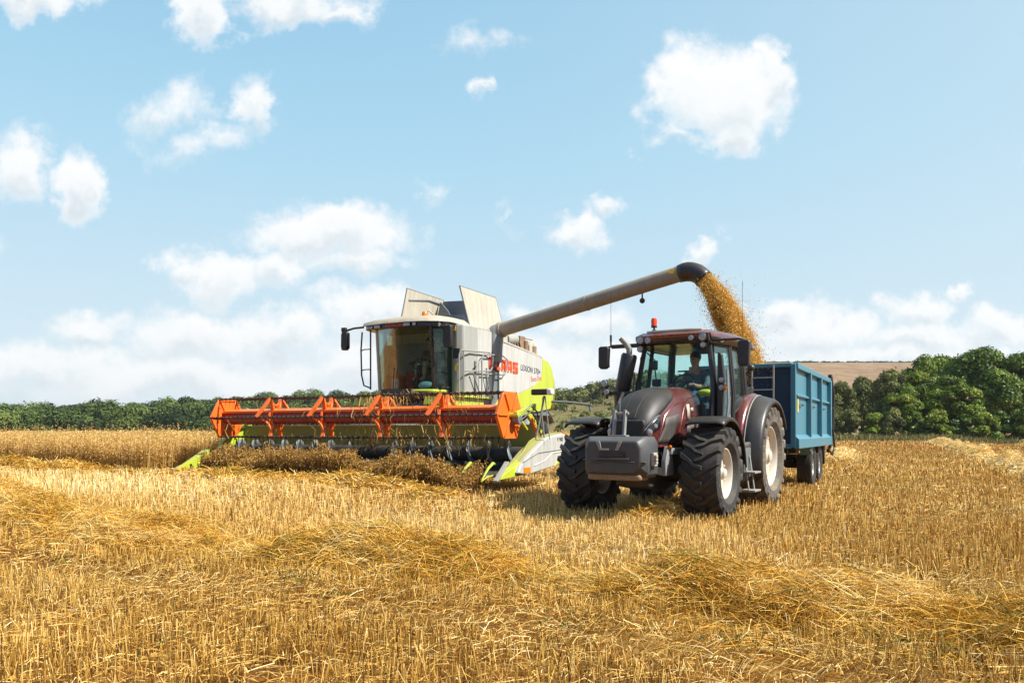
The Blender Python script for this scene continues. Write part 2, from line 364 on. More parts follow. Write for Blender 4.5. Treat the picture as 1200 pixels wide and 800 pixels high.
# ------------------------------------------------------------------ tractor
TR = R(31.4)
tx, ty = 2.391, 13.464
tractor = empty('tractor', (tx, ty, 0), -TR)
tag(tractor, 'maroon tractor with black grille and front weight block, hitched to the blue trailer', 'tractor')
def build_tractor(P):
    # bonnet as a lofted shell
    def S(y, ph, off=0):
        k = [(-1.14, .20, 1.52, 1.24), (-1.10, .27, 1.62, 1.20), (-1.0, .335, 1.76, 1.18), (-.8, .40, 1.93, 1.17), (-.5, .44, 2.06, 1.17), (0, .46, 2.14, 1.2), (.5, .47, 2.185, 1.25), (.98, .48, 2.20, 1.3)]
        for i in range(len(k)-1):
            if y <= k[i+1][0] or i == len(k)-2:
                t = (y-k[i][0])/(k[i+1][0]-k[i][0]); t = max(0, min(1, t)); w, zt, zb = [k[i][j]*(1-t)+k[i+1][j]*t for j in (1, 2, 3)]; break
        zc = zb+(zt-zb)*.42; sg = -1 if ph < 0 else 1; a = abs(ph)
        if a <= 1:   # vertical side, 0..1 from bottom to shoulder
            return (sg*(w*(.90+.10*a)+off), y, zb+(zc-zb)*a)
        th = (a-1)*math.pi/2; n = 2/2.7
        return (sg*((w+off)*max(math.cos(th), 0)**n), y, zc+(zt+off-zc)*max(math.sin(th), 0)**n)
    ys = [-1.14, -1.12, -1.10, -1.05, -1.0, -.9, -.8, -.65, -.5, -.25, 0, .25, .5, .75, .98]
    phs = [-i/8 for i in range(17)]; phs = phs + [2-i/8 for i in range(1, 17)]
    def loft(ys, phs, off=0): return [[S(y, p, off) for p in phs] for y in ys]
    mb = MB(); rows = loft(ys, phs)
    mb.strip(rows); mb.add(rows[0], [tuple(range(len(phs)))]); mb.add(rows[-1], [tuple(range(len(phs)))])
    bon = mb.build('bonnet', M['maroon'], P, ang=50)
    # grille panel: one wide dark shell over the nose, narrowing towards the top of the bonnet
    rows = []
    for y in [-1.125, -1.1, -1.05, -1.0, -.9, -.8, -.65, -.5, -.35, -.2, -.1, -.02, .02]:
        lim = 1.16 + .34*max(0, (y+.95)/.95)**1.3 + (.30*((y+.2)/.22)**2 if y > -.2 else 0)
        rows.append([S(y, sg*q, .012) for sg, q in [(-1, lim+(2-lim)*i/10) for i in range(11)]+[(1, 2-(2-lim)*i/10) for i in range(1, 11)]])
    g = MB(); g.strip(rows); gr = g.build('grille', M['grille'], bon, solid=.006, ang=60)
    for xk in (-.09, .10):
        q = MB(); pts = []
        for y in [-1.1, -1.0, -.8, -.5, -.25]:
            p = S(y, 2, .020); pts.append((p[0]+xk*(1+.5*(y+1.1)), y, p[2]-.010))
        q.tube(pts, .006, 6); q.build('grille_rib', M['grille'], bon)
    fb = MB(); fb.prism([(-.24, 1.30), (.24, 1.30), (.30, 1.50), (.27, 1.60), (-.27, 1.60), (-.30, 1.50)], 'y', -1.16, -1.10); fb.build('lower_grille', M['grille'], bon, bevel=.03)
    fb = MB(); fb.prism([(-.26, 1.20), (.26, 1.20), (.31, 1.29), (-.31, 1.29)], 'y', -1.155, -1.08); fb.build('nose_lip', M['maroon'], bon, bevel=.02)
    for sg in (-1, 1):
        rows = [[S(y+.22*(q-.2), sg*q, .009) for q in (.18, .35, .5, .65, .8, .95, 1.08)] for y in (-.82, -.72, -.62, -.5, -.4, -.30)]
        v = MB(); v.strip(rows); sv = v.build('side_grille', M['mesh'], bon, solid=.005)
        v = MB(); v.tube([S(y, sg*q, .012) for y, q in ((-.86, .15), (-.78, .6), (-.66, 1.12), (-.3, 1.26), (.02, 1.32))], .014, 6); v.build('trim', M['maroon'], sv)
        v = MB(); v.tube([S(y, sg*q, .010) for y, q in ((-.14, .2), (-.02, .8), (.12, 1.15), (.5, 1.35), (.9, 1.42))], .011, 6); v.build('crease', M['maroon'], bon)
        v = MB(); v.strip([[S(y, sg*q, .008) for q in (.12, .3, .5, .7)] for y in (.30, .5, .7, .92)]); v.build('rear_side_grille', M['mesh'], bon, solid=.004)
        e = MB(); e.strip([[S(y, sg*q, .012) for q in (.98, 1.10, 1.22)] for y in (.26, .32, .40)]); e.build('emblem', M['creamdusty'], bon, solid=.004)
        e = MB(); e.strip([[S(y, sg*q, .012) for q in (1.08, 1.14)] for y in (.44, .56)]); e.build('emblem', M['creamdusty'], bon, solid=.004)
        # slanted headlights in the corners of the nose
        rows = []
        for t in range(7):
            u = t/6; y = -1.12+.30*u**1.4; half = .11*math.sin(math.pi*min(1, .18+.70*u))**.6
            c_ = .93+.16*u; rows.append([S(y, sg*(c_+half*k_*1.7), .020+.012*(1-k_*k_)) for k_ in (-1, -.6, 0, .6, 1)])
        h = MB(); h.strip(rows); hl = h.build('headlight', M['blackgloss'], bon, solid=.01, ang=70)
        p = S(-1.04, sg*1.0, .03); round_lamp(hl, 'lamp_barrel', (p[0]-sg*.01, p[1]-.03, p[2]), .055, (sg*.35, -1, 0), M['chrome'], M['lens'], .06)
        p = S(-.93, sg*1.04, .03); round_lamp(hl, 'lamp_barrel', (p[0]-sg*.005, p[1]-.02, p[2]), .042, (sg*.6, -1, 0), M['slate'], M['lens'], .05)
        q = MB(); q.tube([r_[4] for r_ in rows], .010, 6); q.tube([r_[0] for r_ in rows[:4]], .007, 6); q.build('chrome_strip', M['chrome'], hl)
    # chassis, engine, front axle
    c = MB(); c.box((0, .35, .98), (.62, 2.6, .62)); c.box((0, 1.7, .85), (.7, 1.6, .6)); c.box((0, -.85, .95), (.46, .5, .42)); c.box((0, 2.9, .95), (1.3, .6, .5))
    c.box((0, .6, 1.32), (.8, .9, .3)); c.prism([(-.95, .55), (-.2, .45), (.5, .6), (.5, .9), (-.95, .9)], 'x', -.28, .28)
    c.build('chassis', M['chassis'], P, bevel=.02)
    a = MB(); a.tube([(-.9, 0, .74), (-.4, 0, .7), (0, 0, .66), (.4, 0, .7), (.9, 0, .74)], [.13, .11, .15, .11, .13], 12)
    for s in (-1, 1): a.box((s*.62, -.02, .78), (.16, .3, .36)); a.cyl((s*.3, .22, .72), (s*.75, .2, .74), .035, 8)
    a.build('front_axle', M['chassis'], P, bevel=.015)
    b = MB(); b.box((.47, -.35, 1.10), (.10, .5, .10)); b.prism([(-.75, .95), (-.62, 1.18), (-.5, 1.18), (-.42, .92), (-.4, .72), (-.75, .72)], 'x', .40, .48); b.build('linkage_bracket', M['steel'], P, bevel=.01)
    round_lamp(P, 'marker_lamp', (.5, -.62, 1.17), .035, (0, -1, 0), M['black'], M['amber'], .05)
    # linkage arms
    l = MB()
    for s in (-1, 1): l.bar((s*.38, -.75, .78), (s*.40, -1.3, .86), .07, .12)
    l.bar((0, -1.0, 1.15), (0, -1.3, 1.3), .05, .07); l.build('front_linkage', M['chassis'], P, bevel=.01)
    # black plumbing left of the bonnet (exhaust treatment housing)
    e = MB(); e.box((-.62, .55, 1.62), (.26, .7, .75)); e.box((-.60, .1, 1.45), (.2, .35, .55)); e.bar((-.55, -.25, 1.86), (-.72, .35, 2.08), .05, .08)
    e.cyl((-.66, .05, 1.2), (-.66, .05, 1.9), .05, 10); e.build('exhaust_housing', M['black'], P, bevel=.03)
    # exhaust
    e = MB(); e.tube([(-.97, .82, 1.72), (-.97, .82, 2.1), (-.93, .81, 2.2), (-.80, .80, 2.78), (-.79, .80, 2.82)], [.11, .13, .135, .145, .12], 20)
    ex = e.build('exhaust', M['black'], P, ang=50)
    e = MB(); e.tube([(-.80, .80, 2.80), (-.79, .78, 2.90), (-.84, .76, 3.0), (-.93, .72, 3.11)], [.055, .055, .055, .055], 14); e.build('exhaust_tip', M['steel'], ex)
    e = MB(); e.tube([(-.60, 1.0, 2.0), (-.66, .95, 2.25), (-.62, .92, 2.75), (-.52, .93, 2.86)], .016, 8); e.build('grab_rail', M['black'], P)
    # lamp bracket left
    e = MB(); e.bar((-.6, .55, 2.1), (-1.12, .5, 2.1), .05, .06); e.bar((-1.1, .5, 2.0), (-1.1, .5, 2.3), .03, .04); e.bar((-1.05, .5, 2.25), (-.93, .6, 2.12), .03, .03); lb = e.build('lamp_bracket', M['black'], P)
    round_lamp(P, 'work_lamp', (-1.12, .42, 2.27), .072); round_lamp(P, 'indicator_lamp', (-1.08, .42, 2.12), .06)
    round_lamp(P, 'indicator_lamp', (-1.17, .44, 2.11), .05, (-1, -.5, 0), M['black'], M['redlens'], .04)
    # front weight block
    w = MB()
    fr = [(-.36, .80), (.36, .80), (.44, .90), (.44, 1.16), (.38, 1.27), (-.38, 1.27), (-.44, 1.16), (-.44, .90)]
    bk = [(-.47, .72), (.47, .72), (.52, .78), (.52, 1.24), (.46, 1.34), (-.46, 1.34), (-.52, 1.24), (-.52, .78)]
    n = 8
    vs = [(x, -1.72, z) for x, z in fr]+[(x, -1.56, z) for x, z in bk]+[(x, -1.18, z) for x, z in bk]
    w.add(vs, [tuple(range(n))]+[(i, (i+1) % n, n+(i+1) % n, n+i) for i in range(n)]+[(n+i, n+(i+1) % n, 2*n+(i+1) % n, 2*n+i) for i in range(n)]+[tuple(range(3*n-1, 2*n-1, -1))])
    wb = w.build('front_weight', M['iron'], P, bevel=.025, segs=3)
    s = MB(); s.box((.0, -1.715, 1.075), (.42, .04, .10)); s.build('handle_slot', M['chassis'], wb, bevel=.01)  # black box stands in for the shade inside a recessed slot
    s = MB(); s.box((0, -1.735, 1.005), (.56, .05, .03)); s.box((0, -1.728, .96), (.72, .03, .018)); s.box((-.42, -1.66, .99), (.16, .08, .02)); s.box((.42, -1.66, .96), (.2, .08, .02)); s.build('moulding', M['iron'], wb, bevel=.006)
    s = MB()
    s.plate([(-.20, -1.723, 1.27), (-.27, -1.723, 1.27), (-.20, -1.728, 1.13), (-.05, -1.728, 1.13), (-.05, -1.728, 1.16), (-.17, -1.728, 1.16)], .02)
    s.plate([(.10, -1.723, 1.27), (.16, -1.723, 1.27), (.10, -1.728, 1.13), (.05, -1.728, 1.13)], .02); s.build('moulding', M['steel'], wb, bevel=.004)
    s = MB(); s.box((0, -1.5, .73), (.86, .36, .09)); s.build('keel', M['brown'], wb, bevel=.03)
    s = MB(); s.bar((-.085, -1.48, 1.28), (-.085, -1.42, 1.74), .035, .07, (0, 1, 0)); s.bar((.085, -1.48, 1.28), (.085, -1.42, 1.74), .035, .07, (0, 1, 0)); s.cyl((-.14, -1.42, 1.69), (.14, -1.42, 1.69), .022, 8); s.box((0, -1.48, 1.345), (.3, .12, .03))
    s.cyl((0, -1.43, 1.60), (.0, -1.43, 1.92), .006, 6); s.build('coupling_tower', M['steel'], wb, bevel=.006)
    s = MB()
    for dz in (-.05, .0, .05): s.cyl((.54, -1.45, 1.0+dz), (.62, -1.48, 1.0+dz), .025, 8)
    s.box((.55, -1.42, 1.0), (.05, .14, .2)); s.build('hose_couplings', M['creamdusty'], wb, bevel=.006)
    # fenders on the front wheels
    for sg, xc in ((-1, -1.175), (1, .975)):
        rows = []
        for i, (yy, zz) in enumerate(arc(.02, .75, .90, 8, 118, 16)):
            rows.append([(xc+dx, yy, zz+dz) for dx, dz in ((-.31, -.07), (-.29, -.015), (-.2, 0), (.2, 0), (.29, -.015), (.31, -.07))])
        f = MB(); f.strip(rows); fd = f.build('front_fender', M['black'], P, solid=.025, ang=60)
        s = MB(); s.bar((xc, .35, 1.5), (xc-sg*.45, .3, 1.2), .05, .08); s.bar((xc-sg*.45, .3, 1.2), (xc-sg*.4, .1, .85), .05, .08); s.build('fender_bracket', M['chassis'], fd)
    # wheels
    ft = ag_tyre(.75, .40, .60, 19); rt = ag_tyre(.95, .56, .62, 21)
    f1 = make_wheel('front_wheel', P, (.975, 0, .745), .75, .40, .60, ft, M['rubber'], M['rim'], 1, .10, spin=.1)
    f2 = make_wheel('front_wheel', P, (-1.175, 0, .745), .75, .40, .60, ag_tyre(.75, .40, .60, 19, -1), M['rubber'], M['rim'], -1, .10, spin=.25)
    r1 = make_wheel('rear_wheel', P, (.965, 2.92, .945), .95, .56, .62, rt, M['rubber_dusty'], M['rim'], 1, .09)
    r2 = make_wheel('rear_wheel', P, (-1.165, 2.92, .945), .95, .56, .62, ag_tyre(.95, .56, .62, 21, -1), M['rubber_dusty'], M['rim'], -1, .09)
    # rear fenders: maroon inner crown, black outer flange
    for sg in (-1, 1):
        def prof(xs, r0, a0, a1, nn=22): return [[(sg*x, yy, zz) for x, (yy, zz) in zip(xs, [arc(2.92, .95, r0+dr, a0+(a1-a0)*i/nn, 1, 1)[0] for dr in drs])] for i in range(nn+1)]
        xs, drs = (.62, .70, .90, .99), (-.02, .14, .17, .12)
        f = MB(); f.strip(prof(xs, 1.02, 196, 60)); fd = f.build('rear_fender', M['maroon'], P, solid=.02, ang=60)
        xs, drs = (.98, 1.02, 1.12, 1.25, 1.29, 1.295), (.10, .125, .10, .06, .03, -.03)
        f = MB(); f.strip(prof(xs, 1.02, 200, 30)); f.build('fender_flange', M['black'], fd, solid=.02, ang=60)
        f = MB(); f.tube([(sg*1.0, *arc(2.92, .95, 1.155, 195-i*7, 1, 1)[0]) for i in range(18)], .012, 6); f.build('fender_seam', M['steel'], fd)
        f = MB(); f.prism([(2.92+.98*math.cos(R(q)), .95+.98*math.sin(R(q))) for q in range(196, 20, -8)]+[(3.4, .9), (2.2, .9)], 'x', sg*.60, sg*.63); f.build('fender_wall', M['black'], fd)
    # tank and steps between the wheels
    t = MB(); t.prism([(1.22, 1.18), (1.98, 1.24), (1.86, .60), (1.34, .52), (1.22, .7)], 'x', .55, 1.12); tk = t.build('fuel_tank', M['mesh'], P, bevel=.04, segs=3)
    t = MB(); t.box((1.122, 1.62, .9), (.012, .34, .44)); t.build('hatch', M['slate'], tk, bevel=.01)
    t = MB()
    for z in (.38, .70): t.box((1.20, 1.50, z), (.26, .40, .035))
    t.bar((1.22, 1.32, .36), (1.14, 1.34, .98), .02, .05); t.bar((1.22, 1.68, .36), (1.14, 1.66, .98), .02, .05); t.build('steps', M['steel'], P, bevel=.008)
    # cab
    cab = MB()
    cab.box((0, 1.85, 1.22), (1.5, 1.9, .16)); cab.box((0, 2.5, 1.45), (1.2, .7, .4)); cab.box((0, 1.0, 1.55), (1.1, .12, .7))
    cb = cab.build('cab_base', M['black'], P, bevel=.03)
    A = [(-.66, .92, 1.3), (-.70, .96, 2.2), (-.60, 1.06, 2.95)]
    for sg in (-1, 1):
        p = MB(); p.tube([(sg*abs(q[0]), q[1], q[2]) for q in A], [.055, .05, .045], 8); p.build('pillar', M['black'], P)
        p = MB(); p.tube([(sg*.80, 1.72, 1.25), (sg*.83, 1.74, 2.1), (sg*.74, 1.78, 2.96)], [.05, .045, .04], 8); p.build('pillar', M['black'], P)
        p = MB(); p.tube([(sg*.70, 2.72, 1.5), (sg*.74, 2.76, 2.1), (sg*.68, 2.70, 2.96)], [.07, .075, .075], 8); p.build('pillar', M['black'], P)
        # doors and side panes
        d = MB(); pts = [(sg*.72, 1.02, 1.32), (sg*.82, 1.66, 1.32), (sg*.83, 1.70, 2.1), (sg*.74, 1.74, 2.93), (sg*.64, 1.12, 2.93), (sg*.735, 1.02, 2.2)]
        d.plate(pts, .012); dr = d.build('door', M['glass_clear'], P)
        d = MB(); d.tube(pts+[pts[0]], .024, 6); d.build('door_frame', M['black'], dr)
        d = MB(); d.tube([(sg*.87, 1.15, 1.55), (sg*.90, 1.17, 1.9), (sg*.87, 1.2, 2.5)], .02, 8); d.build('door_handle', M['steel'], dr)
        d = MB(); pts = [(sg*.83, 1.78, 1.75), (sg*.745, 2.66, 1.95), (sg*.75, 2.70, 2.1), (sg*.69, 2.64, 2.93), (sg*.75, 1.82, 2.93), (sg*.84, 1.79, 2.1)]
        d.plate(pts, .012); sw = d.build('side_window', M['glass_clear'], P)
        d = MB(); d.tube(pts+[pts[0]], .02, 6); d.build('window_frame', M['black'], sw)
    d = MB(); rows = []
    for z, y, x in ((1.9, .93, .64), (2.2, .97, .67), (2.6, 1.02, .62), (2.93, 1.07, .57)):
        rows.append([(x*math.sin(k*math.pi/2), y-.10*math.cos(k*math.pi/2), z) for k in (-1, -.66, -.33, 0, .33, .66, 1)])
    d.strip(rows); ws = d.build('windscreen', M['glass_clear'], P)
    d = MB(); d.bar((-.35, .87, 2.0), (.15, .90, 2.33), .02, .03); d.build('wiper', M['black'], ws)
    d = MB(); d.plate([(-.66, 2.78, 1.8), (.66, 2.78, 1.8), (.64, 2.72, 2.93), (-.64, 2.72, 2.93)], .012); rw = d.build('rear_window', M['glass_clear'], P)
    d = MB(); d.bar((-.6, 2.8, 2.62), (.6, 2.8, 2.62), .025, .03); d.build('wiper', M['black'], rw)
    # roof
    r = MB()
    def rr(y0, y1, w0, w1, z): return [(-w0, y0, z), (-w0*.6, y0-.06, z), (0, y0-.09, z), (w0*.6, y0-.06, z), (w0, y0, z), (w1+.03, (y0+y1)/2, z), (w1, y1, z), (-w1, y1, z), (-w1-.03, (y0+y1)/2, z)]
    L = [rr(.92, 2.9, .64, .74, 2.95), rr(.88, 2.93, .68, .80, 2.99), rr(.86, 2.94, .70, .83, 3.06)]
    vs = sum(L, []); n = 9
    r.add(vs, [tuple(range(n))]+[(k*n+i, k*n+(i+1) % n, k*n+n+(i+1) % n, k*n+n+i) for k in (0, 1) for i in range(n)]+[tuple(range(3*n-1, 2*n-1, -1))])
    rf = r.build('roof', M['blackgloss'], P, bevel=.01)
    r = MB(); L = [rr(.86, 2.94, .70, .83, 3.063), rr(.84, 2.94, .69, .84, 3.12), rr(.95, 2.85, .60, .76, 3.19), rr(1.15, 2.6, .45, .6, 3.215)]
    vs = sum(L, [])
    r.add(vs, [tuple(range(n))]+[(k*n+i, k*n+(i+1) % n, k*n+n+(i+1) % n, k*n+n+i) for k in (0, 1, 2) for i in range(n)]+[tuple(range(4*n-1, 3*n-1, -1))])
    r.build('roof_shell', M['maroon'], rf, ang=60)
    r = MB(); r.prism([(-.52, .93), (-.3, .86), (.3, .86), (.52, .93), (.50, 2.0), (-.50, 2.0)], 'z', 3.17, 3.225); r.build('roof_hatch', M['palegrey'], rf, bevel=.02)
    for x in (-.35, .2): r = MB(); r.ball((x, 1.3, 3.23), .05, 6, (1.3, 1, .6)); r.build('vent_cap', M['steel'], rf)
    for (x, y, z, rad) in ((-.60, .83, 3.06, .082), (-.44, .80, 3.045, .07), (-.60, .83, 2.90, .062), (.36, .78, 3.04, .055), (.56, .80, 3.05, .082), (.57, .80, 2.91, .058)):
        round_lamp(P, 'work_lamp', (x, y, z), rad)
    h = MB(); h.tube([(.52, .9, 3.08), (.66, .8, 3.1), (.68, .8, 2.98), (.62, .84, 2.84), (.5, .88, 2.86)], .014, 6); h.build('lamp_guard', M['black'], P)
    for p in ((.80, 1.1, 3.0), (.9, 2.8, 3.02)): round_lamp(P, 'work_lamp', p, .05, (.6, -.8, 0))
    # beacon
    b = MB(); b.cyl((-.40, 1.0, 3.12), (-.40, 1.0, 3.30), .018, 8); b.cyl((-.44, 1.0, 3.24), (-.36, 1.0, 3.24), .012, 6); b.cyl((-.40, 1.0, 3.29), (-.40, 1.0, 3.32), .055, 14); bb = b.build('beacon', M['black'], P)
    b = MB(); b.tube([(-.40, 1.0, 3.32), (-.40, 1.0, 3.42), (-.40, 1.0, 3.46)], [.052, .055, .042], 16); b.build('lamp_dome', M['beacon'], bb)
    # indicator stalk by the right pillar
    round_lamp(P, 'indicator_lamp', (.86, .90, 2.30), .055); round_lamp(P, 'indicator_lamp', (.86, .90, 2.17), .055, (0, -1, 0), M['black'], M['lens']); round_lamp(P, 'indicator_lamp', (.93, .90, 2.17), .045, (.5, -1, 0), M['black'], M['amber'])
    d = MB(); d.prism([(.76, 1.4), (.86, 1.4), (.90, 2.3), (.86, 2.75), (.78, 2.8)], 'y', .93, 1.02); d.build('pillar_cover', M['black'], P, bevel=.02)
    # mirrors
    for sg, cx, cz, hh in ((-1, -1.34, 2.78, .42), (1, 1.25, 2.74, .44)):
        m = MB(); m.tube([(sg*.6, .95, 3.0), (sg*1.15, .92, 2.99), (cx, .92, 2.97), (cx-sg*.0, .92, 2.6)], .022, 8)
        if sg < 0: m.bar((-.62, .95, 2.98), (-1.2, .93, 2.98), .05, .07)
        ar = m.build('mirror_arm', M['black'], P)
        m = MB(); m.prism([(cx-.10, cz+hh/2-.03), (cx-.07, cz+hh/2), (cx+.08, cz+hh/2), (cx+.11, cz+hh/2-.04), (cx+.09, cz-hh/2+.04), (cx+.05, cz-hh/2), (cx-.06, cz-hh/2), (cx-.10, cz-hh/2+.05)], 'y', .84, .95)
        mi = m.build('mirror', M['black'], P, bevel=.02); m = MB(); m.box((cx, .955, cz), (.17, .006, hh*.85)); m.build('mirror_glass', M['chrome'], mi)
    m = MB(); m.ball((1.38, .85, 2.48), .06, 8); m.build('wide_mirror', M['black'], P)
    # antennas
    m = MB(); m.cyl((-1.22, .93, 3.0), (-1.22, .93, 3.1), .016, 6); m.cyl((-1.22, .93, 3.08), (-1.22, .93, 3.2), .022, 8); m.cyl((-1.22, .93, 3.2), (-1.22, .93, 4.0), .0035, 5); m.build('antenna', M['black'], P)
    m = MB(); m.cyl((.72, 2.7, 3.1), (.72, 2.72, 4.3), .004, 5); m.build('antenna', M['black'], P)
    # interior
    s = MB(); s.box((0, 2.05, 1.90), (.5, .5, .16)); s.box((0, 2.30, 2.2), (.48, .14, .56), (R(-8), 0, 0)); s.box((0, 2.05, 1.6), (.3, .3, .5)); s.box((.34, 2.0, 2.1), (.1, .5, .08)); s.build('seat', M['seat'], P, bevel=.05, segs=3)
    s = MB(); s.box((0, 1.15, 1.75), (.5, .2, .6)); s.tube([(0, 1.2, 1.9), (0, 1.38, 2.08)], .03, 8); s.build('dashboard', M['black'], P, bevel=.03)
    s = MB(); ring = [(.19*math.cos(2*math.pi*k/20), 1.42+.114*math.sin(2*math.pi*k/20), 2.32+.14*math.sin(2*math.pi*k/20)) for k in range(21)]; s.tube(ring, .014, 6, False); s.bar((-.18, 1.42, 2.32), (.18, 1.42, 2.32), .03, .02); s.tube([(0, 1.25, 1.95), (0, 1.42, 2.31)], .025, 8); s.build('steering_wheel', M['black'], P)
    s = MB(); s.tube([(-.56, 1.06, 2.85), (-.45, 1.15, 2.72), (-.45, 1.15, 2.55)], .014, 6); s.box((-.45, 1.13, 2.62), (.13, .05, .17)); s.tube([(-.45, 1.15, 2.6), (-.42, 1.18, 2.3), (-.38, 1.2, 2.05)], .014, 6); s.box((-.41, 1.15, 2.3), (.16, .05, .13)); s.box((-.39, 1.18, 2.12), (.15, .04, .12)); s.build('display', M['black'], P, bevel=.01)
    # rear hitch
    s = MB(); s.box((0, 3.7, .62), (.2, .9, .1)); s.box((0, 3.35, .85), (.5, .4, .5)); s.build('hitch', M['chassis'], P, bevel=.02)
build_tractor(tractor)

# ------------------------------------------------------------------ trailer
trailer = empty('grain_trailer', (5.224, 18.296, 0), -R(28))
tag(trailer, 'blue high-sided grain trailer with twin axles, hitched behind the maroon tractor', 'trailer')
def build_trailer(P):
    W, Lt, zb, zt = 1.17, 6.2, 1.05, 2.92
    b = MB()
    b.box((0, Lt/2, zb+.05), (2*W-.06, Lt-.05, .08))
    for s in (-1, 1): b.box((s*(W-.045), Lt/2, (zb+zt)/2), (.03, Lt-.08, zt-zb-.12))
    b.box((0, Lt-.02, (zb+zt)/2), (2*W-.1, .05, zt-zb-.1))
    body = b.build('body', M['blue'], P)
    f = MB(); f.box((0, .10, (zb+zt)/2-.0), (2*W-.14, .04, zt-zb-.1))
    for x in (-.55, .0, .55): f.box((x, .07, (zb+zt)/2), (.05, .05, zt-zb-.16))
    f.box((0, .07, 2.75), (2*W-.2, .05, .05)); fp = f.build('front_panel', M['blue_shade'], body, bevel=.006)
    f = MB()
    for s in (-1, 1): f.box((s*(W-.04), .05, (zb+zt)/2), (.11, .12, zt-zb-.02))
    f.box((0, .05, zt-.03), (2*W-.16, .10, .09)); f.box((0, .05, zb+.03), (2*W-.16, .10, .09)); f.build('front_frame', M['blue'], body, bevel=.01)
    for s in (-1, 1):
        f = MB(); f.box((s*(W+.005), Lt/2+.05, zt-.05), (.11, Lt-.02, .13)); f.build('top_rail', M['blue'], body, bevel=.015)
        f = MB()
        f.prism([(s*(W-.03), zb-.02), (s*(W+.09), zb-.02), (s*(W+.09), zb+.20), (s*(W-.03), zb+.30)], 'y', .0, Lt+.05); f.build('side_skirt', M['blue'], body, bevel=.012)
        for y in (1.98, 3.98): f = MB(); f.box((s*(W+.03), y, (zb+zt)/2+.08), (.11, .11, zt-zb-.30)); f.build('side_post', M['blue'], body, bevel=.012)
        f = MB(); f.box((s*(W+.02), Lt-.08, (zb+zt)/2), (.12, .20, zt-zb-.1)); f.build('side_post', M['blue'], body, bevel=.012)
        for y0, y1 in ((.12, 1.92), (2.04, 3.92), (4.04, 6.0)):
            f = MB(); f.prism([(s*(W-.035), 2.18), (s*(W+.035), 2.20), (s*(W+.035), 2.24), (s*(W-.035), 2.28)], 'y', y0, y1); f.build('side_rib', M['blue'], body, bevel=.006)
            f = MB(); f.tube([(s*(W-.01), y0+.6, 2.02), (s*(W+.04), y0+.62, 2.04), (s*(W+.04), y0+.9, 2.04), (s*(W-.01), y0+.92, 2.0)], .014, 6); f.build('rope_hook', M['slate'], body)
        for y in (.35, 4.35): f = MB(); f.box((s*(W-.022), y+.18, 2.0), (.012, .13, .30)); f.build('warning_sticker', M['yellow'], body)
    # inspection window with steps on the front
    g = MB()
    for x in (.25, .72): g.bar((x, -.06, 1.5), (x, -.06, 2.9), .03, .03)
    for z in (1.75, 2.05, 2.35, 2.62): g.bar((.25, -.06, z), (.72, -.06, z), .025, .025)
    g.build('ladder', M['creamdusty'], P)
    g = MB(); g.box((.16, .03, 2.18), (.22, .05, .5))
    for k in range(5): g.box((.16, 0, 1.98+.1*k), (.22, .03, .02))
    g.build('inspection_grate', M['creamdusty'], P, bevel=.005)
    # chassis
    c = MB()
    for s in (-1, 1): c.box((s*.42, Lt/2-.3, .93), (.12, Lt+.4, .22))
    for y in (.4, 1.6, 3, 4.4, 5.8): c.box((0, y, .95), (1.9, .12, .14))
    c.prism([(-.42, .95), (.42, .95), (.08, .6), (-.08, .6)], 'y', -.2, .2); c.bar((0, 0, .75), (0, -1.55, .6), .16, .16)
    c.box((0, 3.95, .72), (1.0, 2.2, .12)); c.build('chassis', M['chassis'], P, bevel=.01)
    for y in (3.35, 4.6):
        a = MB(); a.cyl((-1.0, y, .53), (1.0, y, .53), .07, 10)
        for s in (-1, 1): a.box((s*.5, y, .68), (.10, .9, .08)); a.box((s*.5, y, .6), (.16, .16, .2))
        a.build('axle', M['chassis'], P, bevel=.01)
        for s in (-1, 1):
            make_wheel('wheel', P, (s*.95, y, .53), .535, .29, .38, ribbed_tyre(.535, .29, .38), M['rubber'], M['palegrey'], s, .10)
    for s in (-1, 1):
        g = MB(); g.prism([(2.62, 1.03), (2.95, 1.03), (2.84, .82), (2.72, .82)], 'x', s*.80, s*1.16); g.build('mudguard', M['blue'], P, bevel=.01)
        g = MB(); g.prism([(3.93, 1.03), (4.15, 1.03), (4.04, .85)], 'x', s*.9, s*1.16); g.build('mudguard', M['chassis'], P); g = MB(); g.prism([(5.2, 1.03), (5.6, 1.03), (5.5, .5), (5.42, .5)], 'x', s*.9, s*1.14); g.build('mudguard', M['chassis'], P)
        for y in (.5, 2.3, 5.75): g = MB(); g.box((s*1.18, y, .96), (.02, .10, .05)); g.build('side_marker', M['amber'], P)
    # rear door gear
    d = MB()
    for s in (-1, 1): d.tube([(s*1.22, Lt+.05, 3.0), (s*1.26, Lt+.25, 2.5), (s*1.24, Lt+.30, 1.6), (s*1.2, Lt+.2, 1.05), (s*1.1, Lt+.2, .8)], .045, 8); d.box((s*1.2, Lt+.03, 2.95), (.1, .2, .2)); d.cyl((s*1.17, Lt+.12, 2.8), (s*1.17, Lt+.2, 1.5), .03, 8)
    d.box((0, Lt+.12, 1.9), (2.2, .10, 1.7)); d.box((0, Lt+.35, 1.45), (2.4, .12, .1)); d.build('tail_door', M['chassis'], P, bevel=.01)
    h = MB(); h.tube([(W+.1, Lt, 1.5), (W+.14, Lt+.1, .95), (W+.1, Lt-.1, .75), (W, Lt-.2, .9)], .03, 8); h.build('hydraulic_hose', M['black'], P)
build_trailer(trailer)
g = MB()
nx, ny = 24, 44; rows = []
for j in range(ny+1):
    y = .15+5.9*j/ny
    rows.append([(-1.1+2.2*i/nx, y, 2.0+.75*math.exp(-(((-1.1+2.2*i/nx))**2/.55+(y-1.6)**2/1.6))+.03*random.random()) for i in range(nx+1)])
